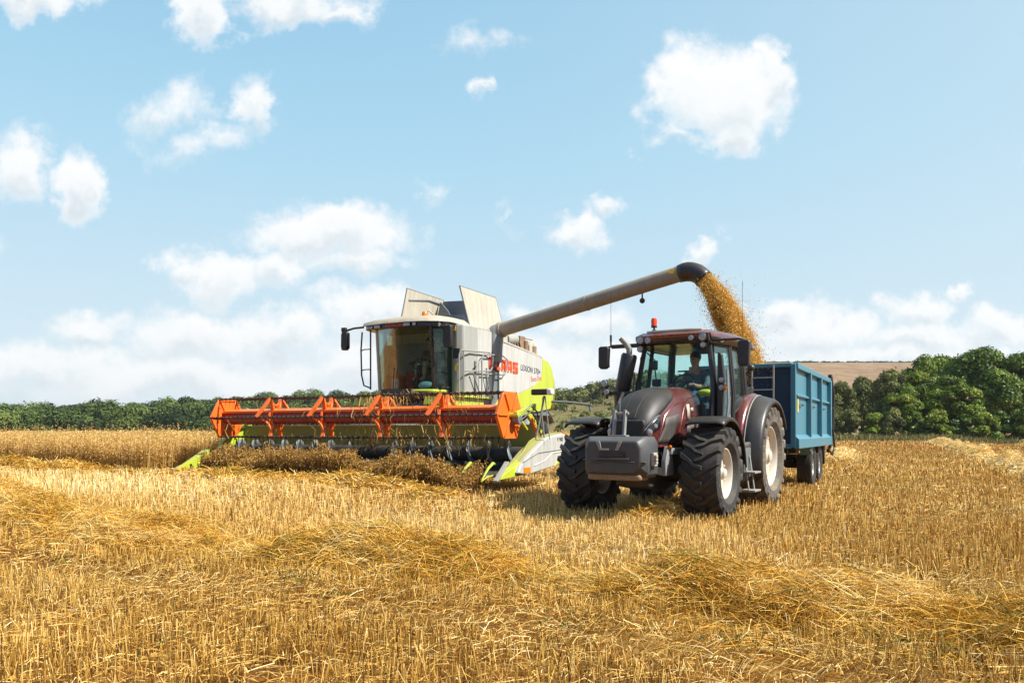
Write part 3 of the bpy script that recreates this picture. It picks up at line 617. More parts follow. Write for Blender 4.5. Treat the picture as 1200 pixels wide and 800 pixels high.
rr_ = [[(p[0], p[1], 1.2) for p in rows[0]]]+rows+[[(p[0], p[1], 1.2) for p in rows[-1]]]
g.strip(rr_)
M['grain'] = flat('oat_grain', (.52, .27, .045), .8, 0, .45, 30)
heap = g.build('grain_heap', M['grain'], None); heap.location = trailer.location; heap.rotation_euler = trailer.rotation_euler
tag(heap, 'heap of golden grain lying inside the blue trailer', 'grain', kind='stuff')
# ------------------------------------------------------------------ combine
CA = R(28.6)
combine = empty('combine_harvester', (-3.95, 19.25, .35), -CA)
tag(combine, 'lime green and cream combine harvester with orange reel, unloading through its long pipe', 'combine harvester')
def build_combine(P):
    # body sides
    b = MB(); b.box((0, 5.7, 2.0), (2.9, 4.9, .9)); b.box((0, 5.2, 2.9), (2.9, 3.8, 1.2)); b.box((0, 7.3, 2.7), (2.7, 1.4, .9)); b.box((0, 4.12, 3.0), (2.3, .5, 1.7)); b.box((0, 6, 1.35), (1.7, 5, .8))
    b.build('chassis', M['slate'], P, bevel=.02)
    def curve(pts): return pts
    for s in (-1, 1):
        # cream side panel
        top = [(4.72, 3.62), (5.6, 3.56), (6.6, 3.46), (7.42, 3.34)]
        p = MB(); poly = top+[(7.46, 3.1), (7.36, 2.72), (6.9, 2.46), (6.2, 2.26), (5.6, 2.12), (4.72, 1.98)]
        p.prism(poly, 'x', s*1.47, s*1.52); p.build('side_panel', M['whitepanel'], P, bevel=.008)
        p = MB(); poly = [(7.425, 3.34), (7.9, 3.24), (8.16, 3.0), (8.24, 2.6), (8.2, 2.1), (8.0, 1.78), (7.2, 1.68), (6.2, 1.62), (5.2, 1.55), (4.6, 1.5), (4.3, 1.6), (4.72, 1.975), (5.6, 2.115), (6.2, 2.255), (6.9, 2.455), (7.365, 2.72), (7.465, 3.1)]
        p.prism(poly, 'x', s*1.46, s*1.525); p.build('side_panel', M['lime'], P, bevel=.008)
        p = MB(); p.prism([(4.30, 3.60), (4.70, 3.60), (4.70, 1.6), (4.30, 1.6)], 'x', s*1.40, s*1.475); p.build('side_panel', M['slate'], P, bevel=.01)
        p = MB(); p.bar((s*1.50, 4.7, 3.65), (s*1.48, 7.45, 3.37), .08, .06); p.build('edge_rail', M['creamdusty'], P, bevel=.01)
    # rear hood, rounded, lime then pale green
    h = MB(); rows = []
    for y, w, zt, zb in ((7.9, 1.46, 3.27, 1.7), (8.3, 1.45, 3.18, 1.75), (8.6, 1.38, 2.95, 1.85), (8.75, 1.25, 2.6, 2.0)):
        rows.append([(-w, y, zb), (-w, y, zt-.25), (-w+.12, y, zt-.06), (-w+.3, y, zt), (w-.3, y, zt), (w-.12, y, zt-.06), (w, y, zt-.25), (w, y, zb)])
    h.strip(rows); h.add(rows[-1], [tuple(range(8))]); h.build('rear_hood', M['lime'], P, solid=.02, ang=50)
    # front tower beside the cab (pale), stepped and rounded
    for s in (-1, 1):
        yo = 0 if s > 0 else .85; t = MB(); t.prism([(s*1.02, 3.0+yo), (s*1.25, 2.86+yo), (s*1.44, 2.95+yo), (s*1.5, 3.15+yo), (s*1.5, 4.28), (s*1.02, 4.28)], 'z', 1.95, 3.9); t.build('tower', M['palegrey'], P, bevel=.05, segs=3)
        if s < 0: continue
        t = MB(); t.prism([(s*1.508, 3.55), (s*1.512, 4.30), (s*1.45, 4.30), (s*1.45, 3.55)], 'z', 1.98, 3.82); t.build('tower_door', M['whitepanel'], P, bevel=.006)
        t = MB(); t.box((s*1.52, 3.42, 2.5), (.02, .07, .9)); t.box((s*1.52, 4.0, 2.45), (.03, .05, .7)); t.build('tower_slot', M['slate'], P)
    t = MB(); t.box((1.26, 2.872, 3.12), (.2, .03, .26)); t.build('vent', M['black'], P)
    t = MB(); t.box((1.28, 2.862, 2.74), (.11, .012, .14)); t.build('warning_sticker', M['yellow'], P)
    t = MB(); t.box((1.20, 2.862, 3.78), (.09, .012, .12)); t.build('warning_sticker', M['yellow'], P)
    # grain tank
    t = MB(); zz = 3.95
    t.box((0, 4.7, 3.62), (2.5, 2.6, .66)); t.build('grain_tank', M['creamdusty'], P, bevel=.03)
    def lid(pts, name, mat, fr=True):
        o = MB().plate(pts, .03).build(name, mat, P, bevel=.004)
        if fr: MB().tube([Vector(q) for q in pts+[pts[0]]], .022, 6).build('lid_rim', M['slate'], o)
        return o
    l = lid([(1.22, 3.60, 3.93), (1.22, 5.52, 3.96), (1.12, 5.20, 4.93), (1.02, 3.42, 5.00)], 'tank_lid', M['creamdusty'])
    l = lid([(-1.15, 3.60, 3.93), (-1.15, 5.45, 3.96), (-1.02, 5.70, 5.10), (-1.05, 3.86, 5.18)], 'tank_lid', M['creamdusty'])
    MB().tube([(-1.02, 4.9, 4.7), (-.6, 5.2, 4.2), (-.2, 5.3, 3.95)], .02, 6).build('lid_strut', M['slate'], l)
    MB().tube([(-1.06, 3.95, 4.85), (-1.02, 4.9, 4.98), (-1.0, 5.5, 4.95)], .03, 6).build('lid_strut', M['slate'], l)
    c = lid([(-1.02, 5.70, 5.06), (1.10, 5.22, 4.90), (1.22, 5.5, 3.96), (-1.15, 5.5, 3.96)], 'tank_canvas', M['canvas'], False)
    c = lid([(-.95, 5.45, 5.0), (-.45, 5.1, 4.65), (-.2, 5.3, 3.97), (-1.15, 5.4, 3.97)], 'tank_canvas', M['canvas'], False)
    c = lid([(-1.05, 3.80, 4.3), (1.1, 3.55, 4.25), (1.22, 3.6, 3.94), (-1.15, 3.6, 3.94)], 'tank_canvas', M['canvas'], False)
    # engine deck
    e = MB(); e.cyl((.9, 5.85, 3.85), (.9, 6.5, 3.9), .24, 18); e.box((.75, 6.75, 3.7), (.9, .35, .55)); e.box((.5, 7.3, 3.65), (1.2, .7, .35))
    e.box((-.3, 6.5, 3.7), (1.2, 1.6, .5)); e.cyl((1.2, 6.9, 3.45), (1.2, 6.9, 3.85), .09, 12); e.cyl((.7, 7.0, 4.02), (1.1, 7.6, 3.95), .02, 6)
    for k in range(5): e.tube([(1.3, 5.75+.18*k, 3.5), (1.25, 5.75+.18*k, 3.75), (1.05, 5.8+.18*k, 3.78)], .025, 6)
    e.cyl((1.3, 7.2, 3.4), (1.3, 7.2, 3.7), .12, 12); e.build('engine_deck', M['brown'], P, bevel=.02)
    e = MB(); e.cyl((1.15, 5.7, 3.78), (1.15, 6.3, 3.84), .16, 18); e.build('air_filter', M['palegrey'], P)
    e = MB(); e.prism([(6.9, 3.42), (7.5, 3.34), (7.45, 3.72), (7.1, 3.85), (6.95, 3.75)], 'x', .9, 1.35); e.build('engine_cover', M['creamdusty'], P, bevel=.04)
    # unloading pipe
    u = MB(); pb = Vector((1.60, 4.62, 3.90)); pe = Vector((6.90, 4.16, 4.91)); d = (pe-pb).normalized()
    u.tube([pb, pe], .195, 28); u.tube([pb+d*2.78, pb+d*2.83], .205, 28); u.tube([pb+d*(-.02), pb+d*.10], .225, 28); u.tube([pe-d*.03, pe+d*.03], .215, 28)
    un = u.build('unloading_pipe', M['pipe'], P, ang=40)
    u = MB(); u.tube([(1.45, 4.55, 3.0), (1.45, 4.55, 3.45), (1.46, 4.56, 3.72), (1.50, 4.6, 3.86), pb+d*.05], [.22, .24, .25, .235, .21], 20); u.build('pipe_elbow', M['steel'], un)
    # spout: black rubber bend
    q = [pe, pe+d*.12]; a = d.copy(); p = q[-1].copy()
    axis = d.cross(Vector((0, 0, 1))).normalized()
    for k in range(7):
        a = Quaternion(axis, -R(9.0)) @ a; p = p+a*.082; q.append(p.copy())
    u = MB(); u.tube(q, [.205, .22, .225, .225, .22, .22, .215, .215, .215], 24, caps=False); u.build('spout', M['black'], un, solid=.02)
    global SPOUT; SPOUT = (q[-1].copy(), a.copy())
    u = MB(); u.cyl(pb+d*4.4+Vector((0, 0, -.18)), pb+d*4.4+Vector((0, 0, -.34)), .02, 6); pl = u.build('pipe_lamp', M['black'], un)
    c0 = pb+d*4.4+Vector((0, 0, -.38)); u = MB(); u.ball(tuple(c0), .07, 8); u.build('lamp_head', M['black'], pl)
    u = MB(); u.box(pe+Vector((-.15, -.2, .03)), (.12, .02, .1)); u.build('sticker', M['yellow'], un)
    # cab
    fl = [(-1.05, 3.78), (-1.08, 2.85), (-.88, 2.40), (-.45, 2.25), (.15, 2.21), (.62, 2.28), (.86, 2.42), (1.0, 2.85), (1.0, 3.78)]
    c = MB(); c.prism([(x*1.04, y-.05) for x, y in fl], 'z', 1.92, 2.16); c.build('cab_floor', M['black'], P, bevel=.03)
    c = MB(); c.prism([(x*1.09, y-.12) for x, y in fl[1:-1]], 'z', 2.085, 2.16)
    sill = c.build('cab_sill', M['lime'], P, bevel=.03)
    c = MB(); c.prism([(-.55, 2.02), (.42, 2.02), (.42, 2.12), (-.55, 2.12)], 'z', 2.06, 2.175); c.build('step_mat', M['mesh'], sill)
    fr = fl[1:-1]
    def pane(x0, x1, zs=(2.2, 3.78), lean=.14, name='windscreen', mat='glass', par=None):
        mb = MB(); pts = [p for p in fr if x0 <= p[0] <= x1]
        mb.strip([[(p[0]*(1-.02*0), p[1]-lean*0, zs[0]) for p in pts], [(p[0]*.99, p[1]-lean, zs[1]) for p in pts]])
        return mb.build(name, M[mat], par or P)
    w = pane(-.9, .87)
    MB().plate([(.88, 2.46, 2.2), (1.0, 2.85, 2.2), (1.01, 3.68, 2.2), (1.01, 3.68, 3.78), (1.0, 2.75, 3.78), (.87, 2.34, 3.78)][1:5], .01).build('side_window', M['glass_dark'], P)
    MB().plate([(.88, 2.46, 2.2), (1.0, 2.85, 2.2), (.99, 2.75, 3.78), (.87, 2.34, 3.78)], .01).build('side_window', M['glass_dark'], P)
    MB().plate([(-1.08, 2.85, 2.2), (-1.06, 3.68, 2.2), (-1.06, 3.68, 3.78), (-1.07, 2.75, 3.78)], .01).build('side_window', M['glass'], P)
    MB().plate([(-.90, 2.42, 2.2), (-1.08, 2.85, 2.2), (-1.07, 2.75, 3.78), (-.89, 2.28, 3.78)], .01).build('side_window', M['glass'], P)
    MB().tube([(.87, 2.42, 2.15), (.86, 2.28, 3.8)], .055, 8).build('pillar', M['blackgloss'], P)
    MB().tube([(-.90, 2.42, 2.15), (-.89, 2.28, 3.8)], .05, 8).build('pillar', M['creamdusty'], P)
    MB().tube([(-1.08, 2.95, 2.15), (-1.07, 2.85, 3.8)], .05, 8).build('pillar', M['creamdusty'], P)
    for s in (-1, 1): MB().box((s*1.02, 3.74, 3.0), (.10, .12, 1.7)).build('pillar', M['black'], P, bevel=.02)
    MB().tube([(1.03, 2.5, 2.22), (1.03, 3.6, 2.22), (1.04, 3.68, 2.35), (1.04, 3.68, 3.7)], .03, 8).build('door_frame', M['black'], P)
    MB().tube([(1.03, 2.9, 3.75), (1.05, 3.1, 3.0), (1.05, 3.35, 2.5)], .014, 6).build('wiper', M['black'], P)
    MB().tube([(-.3, 2.2, 2.2), (-.2, 2.12, 2.75)], .012, 6).build('wiper', M['black'], w)
    b = MB(); b.box((0, 3.76, 2.5), (1.9, .04, .6)); b.box((0, 3.77, 3.65), (1.9, .04, .4)); b.box((-.55, 3.76, 3.1), (.5, .03, 1.0)); b.build('rear_wall', M['seat'], P)
    MB().plate([(-.3, 3.77, 2.8), (1.0, 3.77, 2.8), (1.0, 3.77, 3.5), (-.3, 3.77, 3.5)], .01).build('rear_window', M['glass_dark'], P)
    # roof: visor band and dusty shell
    def outline(k, dy, x0=1.30): return [(-x0*k, 3.85), (-x0*k, 2.5), (-x0*.9*k, 2.12-dy), (-.4*k, 1.98-dy), (.3*k, 1.96-dy), (.75*k, 2.02-dy), (x0*.86*k, 2.25-dy), (x0*.93*k, 2.6), (x0*.93*k, 3.85)]
    r = MB(); r.prism(outline(1, -.03), 'z', 3.78, 3.90); rf = r.build('roof_visor', M['blackgloss'], P, bevel=.02)
    r = MB(); L = [[(x, y, 3.90+ (.0 if y < 2.4 else .02)) for x, y in outline(1.03, .06)], [(x, y, 3.97) for x, y in outline(1.01, .03)], [(x*.9, y if y > 3.7 else y+.25, 4.08) for x, y in outline(1, 0)], [(x*.6, y if y > 3.7 else y+.6, 4.16) for x, y in outline(1, 0)]]
    n = 9; r.add(sum(L, []), [tuple(range(n))]+[(k*n+i, k*n+(i+1) % n, k*n+n+(i+1) % n, k*n+n+i) for k in range(3) for i in range(n)]+[tuple(range(4*n-1, 3*n-1, -1))])
    r.build('roof_shell', M['creamdusty'], rf, ang=50)
    MB().box((-.3, 2.6, 4.09), (.1, .06, .05)).build('roof_hook', M['brown'], rf)
    for x, y, w_ in ((-1.06, 2.1, .10), (-.92, 2.06, .10), (-.68, 2.01, .20), (.32, 1.95, .20), (.55, 1.97, .10)):
        o = MB().box((x, y, 3.84), (w_, .03, .085)).build('roof_lamp', M['lens'], rf, bevel=.01)
    for y, x in ((2.32, 1.10), (2.52, 1.17)):
        MB().box((x, y, 3.83), (.05, .12, .12), (0, 0, R(20))).build('roof_lamp', M['lens'], rf, bevel=.01)
    text('LEXION', .11, M['textorange'], rf, Matrix.Translation((-.36, 1.955, 3.80)) @ Matrix.Rotation(R(90), 4, 'X'), sx=1.5)
    b = MB(); b.cyl((.62, 2.35, 3.98), (.62, 2.35, 4.07), .085, 14); bb = b.build('beacon', M['black'], P)
    MB().tube([(.62, 2.35, 4.07), (.62, 2.35, 4.15), (.62, 2.35, 4.20)], [.08, .08, .05], 14).build('lamp_dome', M['amber'], bb)
    # mirrors
    m = MB(); m.tube([(-1.2, 2.1, 3.87), (-1.55, 2.1, 3.86), (-1.86, 2.1, 3.80)], .03, 8); m.box((-1.88, 2.1, 3.84), (.14, .1, .12)); m.build('mirror_arm', M['black'], P, bevel=.01)
    for cx, cy, cz, w_, h_ in ((-1.84, 2.1, 3.53, .22, .50), (1.34, 2.35, 3.52, .24, .56)):
        m = MB(); x0, x1, z0, z1 = cx-w_/2, cx+w_/2, cz-h_/2, cz+h_/2
        m.prism([(x0+.02, z0), (x1-.05, z0), (x1, z0+.1), (x1, z1-.04), (x1-.04, z1), (x0+.03, z1), (x0, z1-.06), (x0-.01, z0+.1)], 'y', cy-.06, cy+.07); o = m.build('mirror', M['black'], P, bevel=.02)
        MB().box((cx, cy+.075, cz), (w_*.8, .006, h_*.8)).build('mirror_glass', M['chrome'], o)
    MB().tube([(1.2, 2.3, 3.85), (1.34, 2.33, 3.84), (1.34, 2.35, 3.78)], .025, 8).build('mirror_arm', M['black'], P)
    # rails
    MB().tube([(-1.17, 2.35, 3.8), (-1.17, 2.35, 2.2)], .022, 8).build('grab_rail', M['black'], P)
    MB().tube([(-1.46, 2.35, 3.78), (-1.50, 2.35, 3.3), (-1.48, 2.35, 2.6), (-1.40, 2.35, 2.32), (-1.17, 2.35, 2.24)], .022, 8).build('grab_rail', M['black'], P)
    for z in (3.3, 2.75): MB().tube([(-1.49, 2.35, z-.03), (-1.40, 2.35, z), (-1.17, 2.35, z)], .016, 6).build('grab_rail', M['black'], P)
    for pts in ([(1.55, 2.55, 1.95), (1.55, 2.55, 3.05), (1.56, 2.62, 3.17), (1.6, 4.0, 3.22), (1.6, 4.2, 3.12), (1.6, 4.2, 2.85), (1.6, 4.08, 2.72), (1.56, 2.75, 2.64)],
                [(1.60, 3.62, 2.0), (1.60, 3.62, 3.05), (1.62, 3.7, 3.14), (1.62, 4.7, 3.2), (1.62, 5.0, 3.1), (1.62, 5.0, 2.8), (1.62, 4.85, 2.66), (1.60, 3.62, 2.62)],
                [(1.56, 2.75, 2.05), (1.56, 2.75, 3.16)], [(1.6, 3.15, 2.62), (1.6, 3.5, 2.1), (1.6, 3.9, 2.08), (1.6, 4.0, 2.2), (1.6, 3.85, 2.6)], [(1.6, 3.3, 2.8), (1.6, 3.6, 3.0)]):
        MB().tube(pts, .021, 8).build('handrail', M['steel'], P)
    MB().box((1.3, 3.3, 1.98), (.6, 1.9, .06)).build('platform', M['lime'], P, bevel=.01)
    # interior
    s = MB(); s.box((0, 3.35, 2.72), (.5, .5, .16)); s.box((0, 3.62, 3.05), (.48, .12, .62)); s.box((-.36, 3.3, 2.95), (.12, .5, .1)); s.build('seat', M['seat'], P, bevel=.04)
    s = MB(); s.box((-.3, 3.2, 2.45), (.3, .5, .5)); s.box((.35, 3.55, 2.5), (.35, .3, .6)); s.box((-.75, 3.0, 2.4), (.4, .6, .4)); s.build('cab_locker', M['seatred'], P, bevel=.03)
    s = MB(); s.tube([(.05, 2.75, 2.2), (.05, 2.88, 2.85)], .05, 8); ring = [(.05+.2*math.cos(2*math.pi*k/20), 2.92+.12*math.sin(2*math.pi*k/20), 2.9+.14*math.sin(2*math.pi*k/20)) for k in range(21)]; s.tube(ring, .016, 6, False); s.build('steering_wheel', M['black'], P)
    MB().ball((.05, 2.9, 2.88), .05, 8).build('wheel_hub', M['chrome'], P)
    MB().ball((.52, 2.55, 2.27), .2, 8, (1.2, .7, .6)).build('bag', M['bluebag'], P)
    MB().box((-.6, 2.7, 2.35), (.18, .1, .28)).build('paper_pad', M['bluebag'], P)
    # feeder house, tracks, rear wheels
    f = MB(); f.prism([(.95, .55), (.95, 1.25), (3.0, 2.05), (3.2, 1.3)], 'x', -.75, .75); f.build('feeder_house', M['slate'], P, bevel=.02)
    f = MB(); f.prism([(2.0, 1.75), (2.1, 2.04), (3.9, 2.04), (3.9, 1.55), (3.3, 1.45)], 'x', .8, 1.5); f.prism([(2.0, 1.75), (2.1, 2.04), (3.9, 2.04), (3.9, 1.55), (3.3, 1.45)], 'x', -1.5, -.8); f.build('front_panel', M['lime'], P, bevel=.02)
    for s in (-1, 1):
        t = MB(); pth = []
        for a0, cy in ((90, 2.3), (-90, 4.9)):
            for k in range(9): a = R(a0+ (180*k/8)); pth.append((cy+.55*math.cos(a) if cy < 3 else cy+.55*math.cos(a), .62+.55*math.sin(a)))
        t.prism(pth, 'x', s*.85, s*1.55)
        for i in range(len(pth)):
            p0, p1 = Vector((0, *pth[i])), Vector((0, *pth[(i+1) % len(pth)])); L_ = (p1-p0).length; m_ = max(1, int(L_/.2))
            for k in range(m_):
                c0 = p0+(p1-p0)*(k+.5)/m_; t.box((s*1.2, c0.y, c0.z), (.72, .07, .12))
        t.build('crawler_track', M['rubber'], P)
        t = MB()
        for y in (2.35, 3.2, 4.05, 4.85): t.cyl((s*1.545, y, .5), (s*1.6, y, .5), .33, 20)
        t.build('track_roller', M['palegrey'], P)
        make_wheel('rear_wheel', P, (s*1.2, 7.55, .72), .72, .38, .5, ag_tyre(.72, .38, .5, 16, s), M['rubber'], M['palegrey'], s, .08)
        g = MB(); rows = [[(s*x, yy, zz) for x in (.95, 1.48)] for yy, zz in arc(7.5, .85, .98, 30, 170, 12)]; g.strip(rows); g.build('wheel_shield', M['steel'], P, solid=.02)
    MB().cyl((-1, 7.55, .72), (1, 7.55, .72), .09, 10).build('rear_axle', M['chassis'], P)
    m = MB(); m.tube([(1.5, 8.1, 2.02), (2.1, 8.35, 1.98), (2.55, 8.5, 1.92), (2.68, 8.5, 1.86), (2.68, 8.5, 1.7)], .04, 8); m.box((2.62, 8.5, 1.9), (.22, .08, .06)); m.build('marker_arm', M['slate'], P, bevel=.01)
    # lettering
    tm = lambda y, z: Matrix.Translation((1.524, y, z)) @ Matrix.Rotation(R(90), 4, 'Z') @ Matrix.Rotation(R(90), 4, 'X')
    lt = MB(); lw, lh, sw = .285, .33, .088
    def seg(k, pts):
        for (a0, b0), (a1, b1) in pts:
            def w(a_, b_): return (1.532, 4.13+.345*k+a_*lw, 2.80-.012*k+b_*lh)
            lt.bar(w(a0, b0), w(a1, b1), .010, sw, (0, -(b1-b0)*lh, (a1-a0)*lw))
    e_ = sw/2/lh; f_ = sw/2/lw
    Cs = [((0, e_), (1, e_)), ((0, 1-e_), (1, 1-e_)), ((f_, 0), (f_, 1)), ((1-f_, 1), (1-f_, .68)), ((1-f_, 0), (1-f_, .32))]
    seg(0, Cs); seg(1, [((f_, 0), (f_, 1)), ((0, e_), (1, e_))])
    for k in (2, 3): seg(k, [((f_, 0), (f_*1.5, 1)), ((1-f_, 0), (1-f_*1.5, 1)), ((.1, 1-e_), (.9, 1-e_)), ((.1, .36), (.9, .36))])
    seg(4, [((0, e_), (1, e_)), ((0, 1-e_), (1, 1-e_)), ((0, .5), (1, .5)), ((f_, .5), (f_, 1)), ((1-f_, 0), (1-f_, .5)), ((f_, 0), (f_, .22)), ((1-f_, .78), (1-f_, 1))])
    lt.build('lettering', M['textorange'], P, smooth=False)
    text('LEXION 570+', .25, M['textdark'], P, tm(5.98, 2.88) @ Matrix.Rotation(R(-3), 4, 'Z'), sx=.90)
    text('Terra Trac', .22, M['textred'], P, tm(6.62, 2.56) @ Matrix.Rotation(R(7), 4, 'Z'), sx=.8, shear=.3)
build_combine(combine)

def build_header(P):
    x0, x1 = -4.06, 4.44
    xc, half = .19, 4.25
    # table: back plate, floor, knife
    h = MB(); X0, X1 = x0-.22, x1+.22
    h.prism([(.80, .45), (.86, .40), (.86, 1.22), (.80, 1.22)], 'x', X0, X1)
    tb = h.build('header', M['limedull'], P, bevel=.006)
    h = MB(); h.prism([(-.45, .13), (-.40, .10), (.0, .12), (.5, .22), (.86, .38), (.86, .43), (.5, .27), (0, .17)], 'x', X0, X1); h.build('table_floor', M['chassis'], tb)
    h = MB(); h.box((xc, .90, 1.12), (8.9, .12, .16)); h.box((xc, .92, .5), (8.9, .14, .16)); h.build('back_beam', M['limedull'], tb, bevel=.01)
    # knife fingers and lifters
    kb = MB(); n = 90
    for k in range(n): x = X0+.1+(X1-X0-.2)*k/(n-1); kb.tube([(x, -.42, .13), (x, -.50, .13), (x, -.56, .12)], [.02, .014, .004], 5)
    kb.box((xc, -.43, .12), (8.85, .06, .03)); kb.build('cutter_bar', M['steel'], tb)
    for k in range(16):
        x = X0+.35+.55*k
        if x > X1-.2: break
        l = MB(); l.tube([(x, -.35, .16), (x, -.75, .12), (x, -.98, .05)], [.02, .018, .012], 6); l.tube([(x, -.95, .08), (x, -.70, .30), (x, -.5, .40), (x, -.42, .38)], [.012, .03, .035, .02], 6)
        l.build('crop_lifter', M['lime'] if k > 9 else M['steel'], tb)
    # intake auger with flighting
    a = MB(); a.cyl((X0+.05, .48, .56), (X1-.05, .48, .56), .17, 20); au = a.build('intake_auger', M['chassis'], tb)
    for s, xa, xb in ((1, X0+.1, -.45), (-1, X1-.1, .75)):
        f = MB(); turns = abs(xb-xa)/.52; m = int(turns*24); vs = []; fs = []
        for k in range(m+1):
            t = k/m; an = s*2*math.pi*turns*t; x = xa+(xb-xa)*t
            for r in (.16, .30): vs.append((x, .48+r*math.cos(an), .56+r*math.sin(an)))
        fs = [(2*k, 2*k+1, 2*k+3, 2*k+2) for k in range(m)]; f.add(vs, fs); f.build('flighting', M['slate'], au, solid=.008)
    # side walls
    for xx, wm in ((X0, 'lime'), (X1, 'limedull')):
        s = MB(); s.prism([(-.5, .10), (.9, .36), (.9, .98), (.5, .86), (.15, .62), (-.35, .38)], 'x', xx-.02, xx+.02); s.build('side_wall', M[wm], tb, bevel=.006)
    # reel
    rr, cz = .56, 1.41
    reel = MB().tube([(x0+.02, 0, cz), (x1-.02, 0, cz)], .175, 10).build('reel_tube', M['red'], P, smooth=False)
    t = MB(); t.box((xc, -.06, cz+.175), (8.4, .26, .06), (R(14), 0, 0)); t.build('reel_spar', M['orange'], reel, bevel=.006)
    ang = [i*60 for i in range(6)]
    V = [(rr*math.cos(R(a)), cz+rr*math.sin(R(a))) for a in ang]
    for i, (y, z) in enumerate(V):
        bar = MB(); bar.tube([(x0-.02, y, z), (x1+.02, y, z)], .02, 8); n = 56
        for k in range(n):
            x = x0+.12+(x1-x0-.24)*k/(n-1); bar.tube([(x, y, z-.01), (x+.015, y-.03, z-.10), (x+.03, y-.05, z-.21)], [.009, .008, .005], 4, False); bar.box((x, y, z), (.05, .055, .055))
        bar.build('tine_bar', M['tine'], reel)
    for j, xx in enumerate([-2.33, -.62, 1.09, 2.78]):
        sp = MB()
        for i in range(6):
            y, z = V[i]; y2, z2 = V[(i+1) % 6]
            a = R(ang[i]); hy, hz = .14*math.cos(a), .14*math.sin(a)
            off = .10*(-1 if i % 2 else 1)
            sp.bar((xx, hy, cz+hz), (xx+off, y, z), .05, .11, (1, 0, 0))
            if i % 2 == 0: sp.bar((xx+off, y, z), (xx-off, y2, z2), .05, .10, (1, 0, 0))
        for i in (1, 3, 5):   # curved gussets between the paired arms
            y, z = V[i]; y2, z2 = V[(i+1) % 6]
            my, mz = (y+y2)/2*.62, cz+((z+z2)/2-cz)*.62
            sp.bar((xx-.09, y*.75, cz+(z-cz)*.75), (xx, my, mz), .045, .06, (1, 0, 0)); sp.bar((xx+.09, y2*.75, cz+(z2-cz)*.75), (xx, my, mz), .045, .06, (1, 0, 0))
        sp.lathe([(-.03, .24), (.03, .24), (.03, .12), (-.03, .12)], (xx, 0, cz), 'x', 20, True)
        sp.build('reel_spider', M['orange'], reel, bevel=.006)
    for xx, s in ((x0, -1), (x1, 1)):
        e = MB(); e.prism([(rr*1.03*math.cos(R(a)), cz+rr*1.03*math.sin(R(a))) for a in ang], 'x', xx-.02, xx+.02); eo = e.build('reel_end_plate', M['orange'], reel, bevel=.006)
        e = MB()
        for a in ang: e.bar((xx+s*.03, .12*math.cos(R(a)), cz+.12*math.sin(R(a))), (xx+s*.03, .52*math.cos(R(a)), cz+.52*math.sin(R(a))), .03, .05, (1, 0, 0)); e.bar((xx-s*.03, .12*math.cos(R(a)), cz+.12*math.sin(R(a))), (xx-s*.03, .52*math.cos(R(a)), cz+.52*math.sin(R(a))), .03, .05, (1, 0, 0))
        for i in range(6): e.bar((xx-s*.035, .54*math.cos(R(ang[i])), cz+.54*math.sin(R(ang[i]))), (xx-s*.035, .54*math.cos(R(ang[i]+60)), cz+.54*math.sin(R(ang[i]+60))), .05, .03, (1, 0, 0))
        e.build('stiffener', M['orange'], eo, bevel=.004)
        # reel arm
        a = MB(); xa = xx+s*.16
        a.bar((xa, -.02, cz), (xa, .9, 1.62), .08, .14); a.bar((xa, .45, 1.50), (xa, 1.15, 1.05), .08, .12); a.cyl((xx, 0, cz), (xa+s*.06, 0, cz), .05, 10); a.bar((xa, .5, 1.1), (xa, .1, 1.38), .05, .05)
        a.build('reel_arm', M['lime'], tb, bevel=.01)
    m = MB(); m.cyl((x1+.06, .08, cz-.1), (x1+.22, .08, cz-.1), .1, 12); m.box((x1+.14, .12, cz-.02), (.1, .2, .12)); m.build('reel_motor', M['slate'], tb, bevel=.01)
    for k, pts in enumerate(([(x1+.2, .1, 1.35), (x1+.3, .4, 1.62), (x1+.25, .8, 1.5), (x1+.2, 1.1, 1.1)], [(x1+.22, .1, 1.3), (x1+.34, .35, 1.5), (x1+.3, .7, 1.3), (x1+.25, 1.0, .95)])):
        MB().tube(pts, .018, 6).build('hydraulic_hose', M['black'], tb)
    MB().cyl((x1+.24, .55, 1.35), (x1+.2, .95, .95), .035, 10).build('lift_ram', M['orange'], tb)
    # right divider: white shell with lime nose
    X = X1+.05
    d = MB(); out = [(-.42, .20), (.0, .14), (.55, .20), (1.55, .30), (1.95, .42), (1.95, .98), (1.75, 1.02), (.9, .92), (.2, .62), (-.3, .36)]
    d.prism(out, 'x', X+.02, X+.16); dv = d.build('crop_divider', M['whitepanel'], tb, bevel=.03, segs=3)
    d = MB(); d.prism([(.9, .925), (1.75, 1.03), (1.6, 1.0), (.9, .80), (0, .45), (-.3, .36), (.2, .63)], 'x', X-.16, X+.08); d.build('divider_top', M['limedull'], dv, bevel=.02)
    d = MB(); vs = [(X-.02, -1.05, .07), (X-.2, -.1, .12), (X+.14, -.1, .16), (X+.1, -.2, .42), (X-.1, -.1, .5)]
    d.add(vs, [(0, 2, 3), (0, 3, 4), (0, 4, 1), (0, 1, 2), (1, 4, 3, 2)]); d.build('divider_nose', M['lime'], dv, bevel=.01)
    MB().bar((X, -1.08, .06), (X-.14, -.35, .42), .10, .05).build('torpedo', M['steel'], dv, bevel=.01)
    MB().tube([(X+.165, -.2, .42), (X+.165, .5, .60), (X+.165, 1.9, .66)], .010, 6).build('crease', M['slate'], dv)
    MB().tube([(X+.165, .3, .33), (X+.165, .8, .42), (X+.165, 1.2, .58), (X+.165, 1.9, .62)], .012, 6).build('crease', M['cream'], dv)
    MB().box((X+.165, -.02, .25), (.012, .30, .12)).build('reflector', M['amber'], dv)
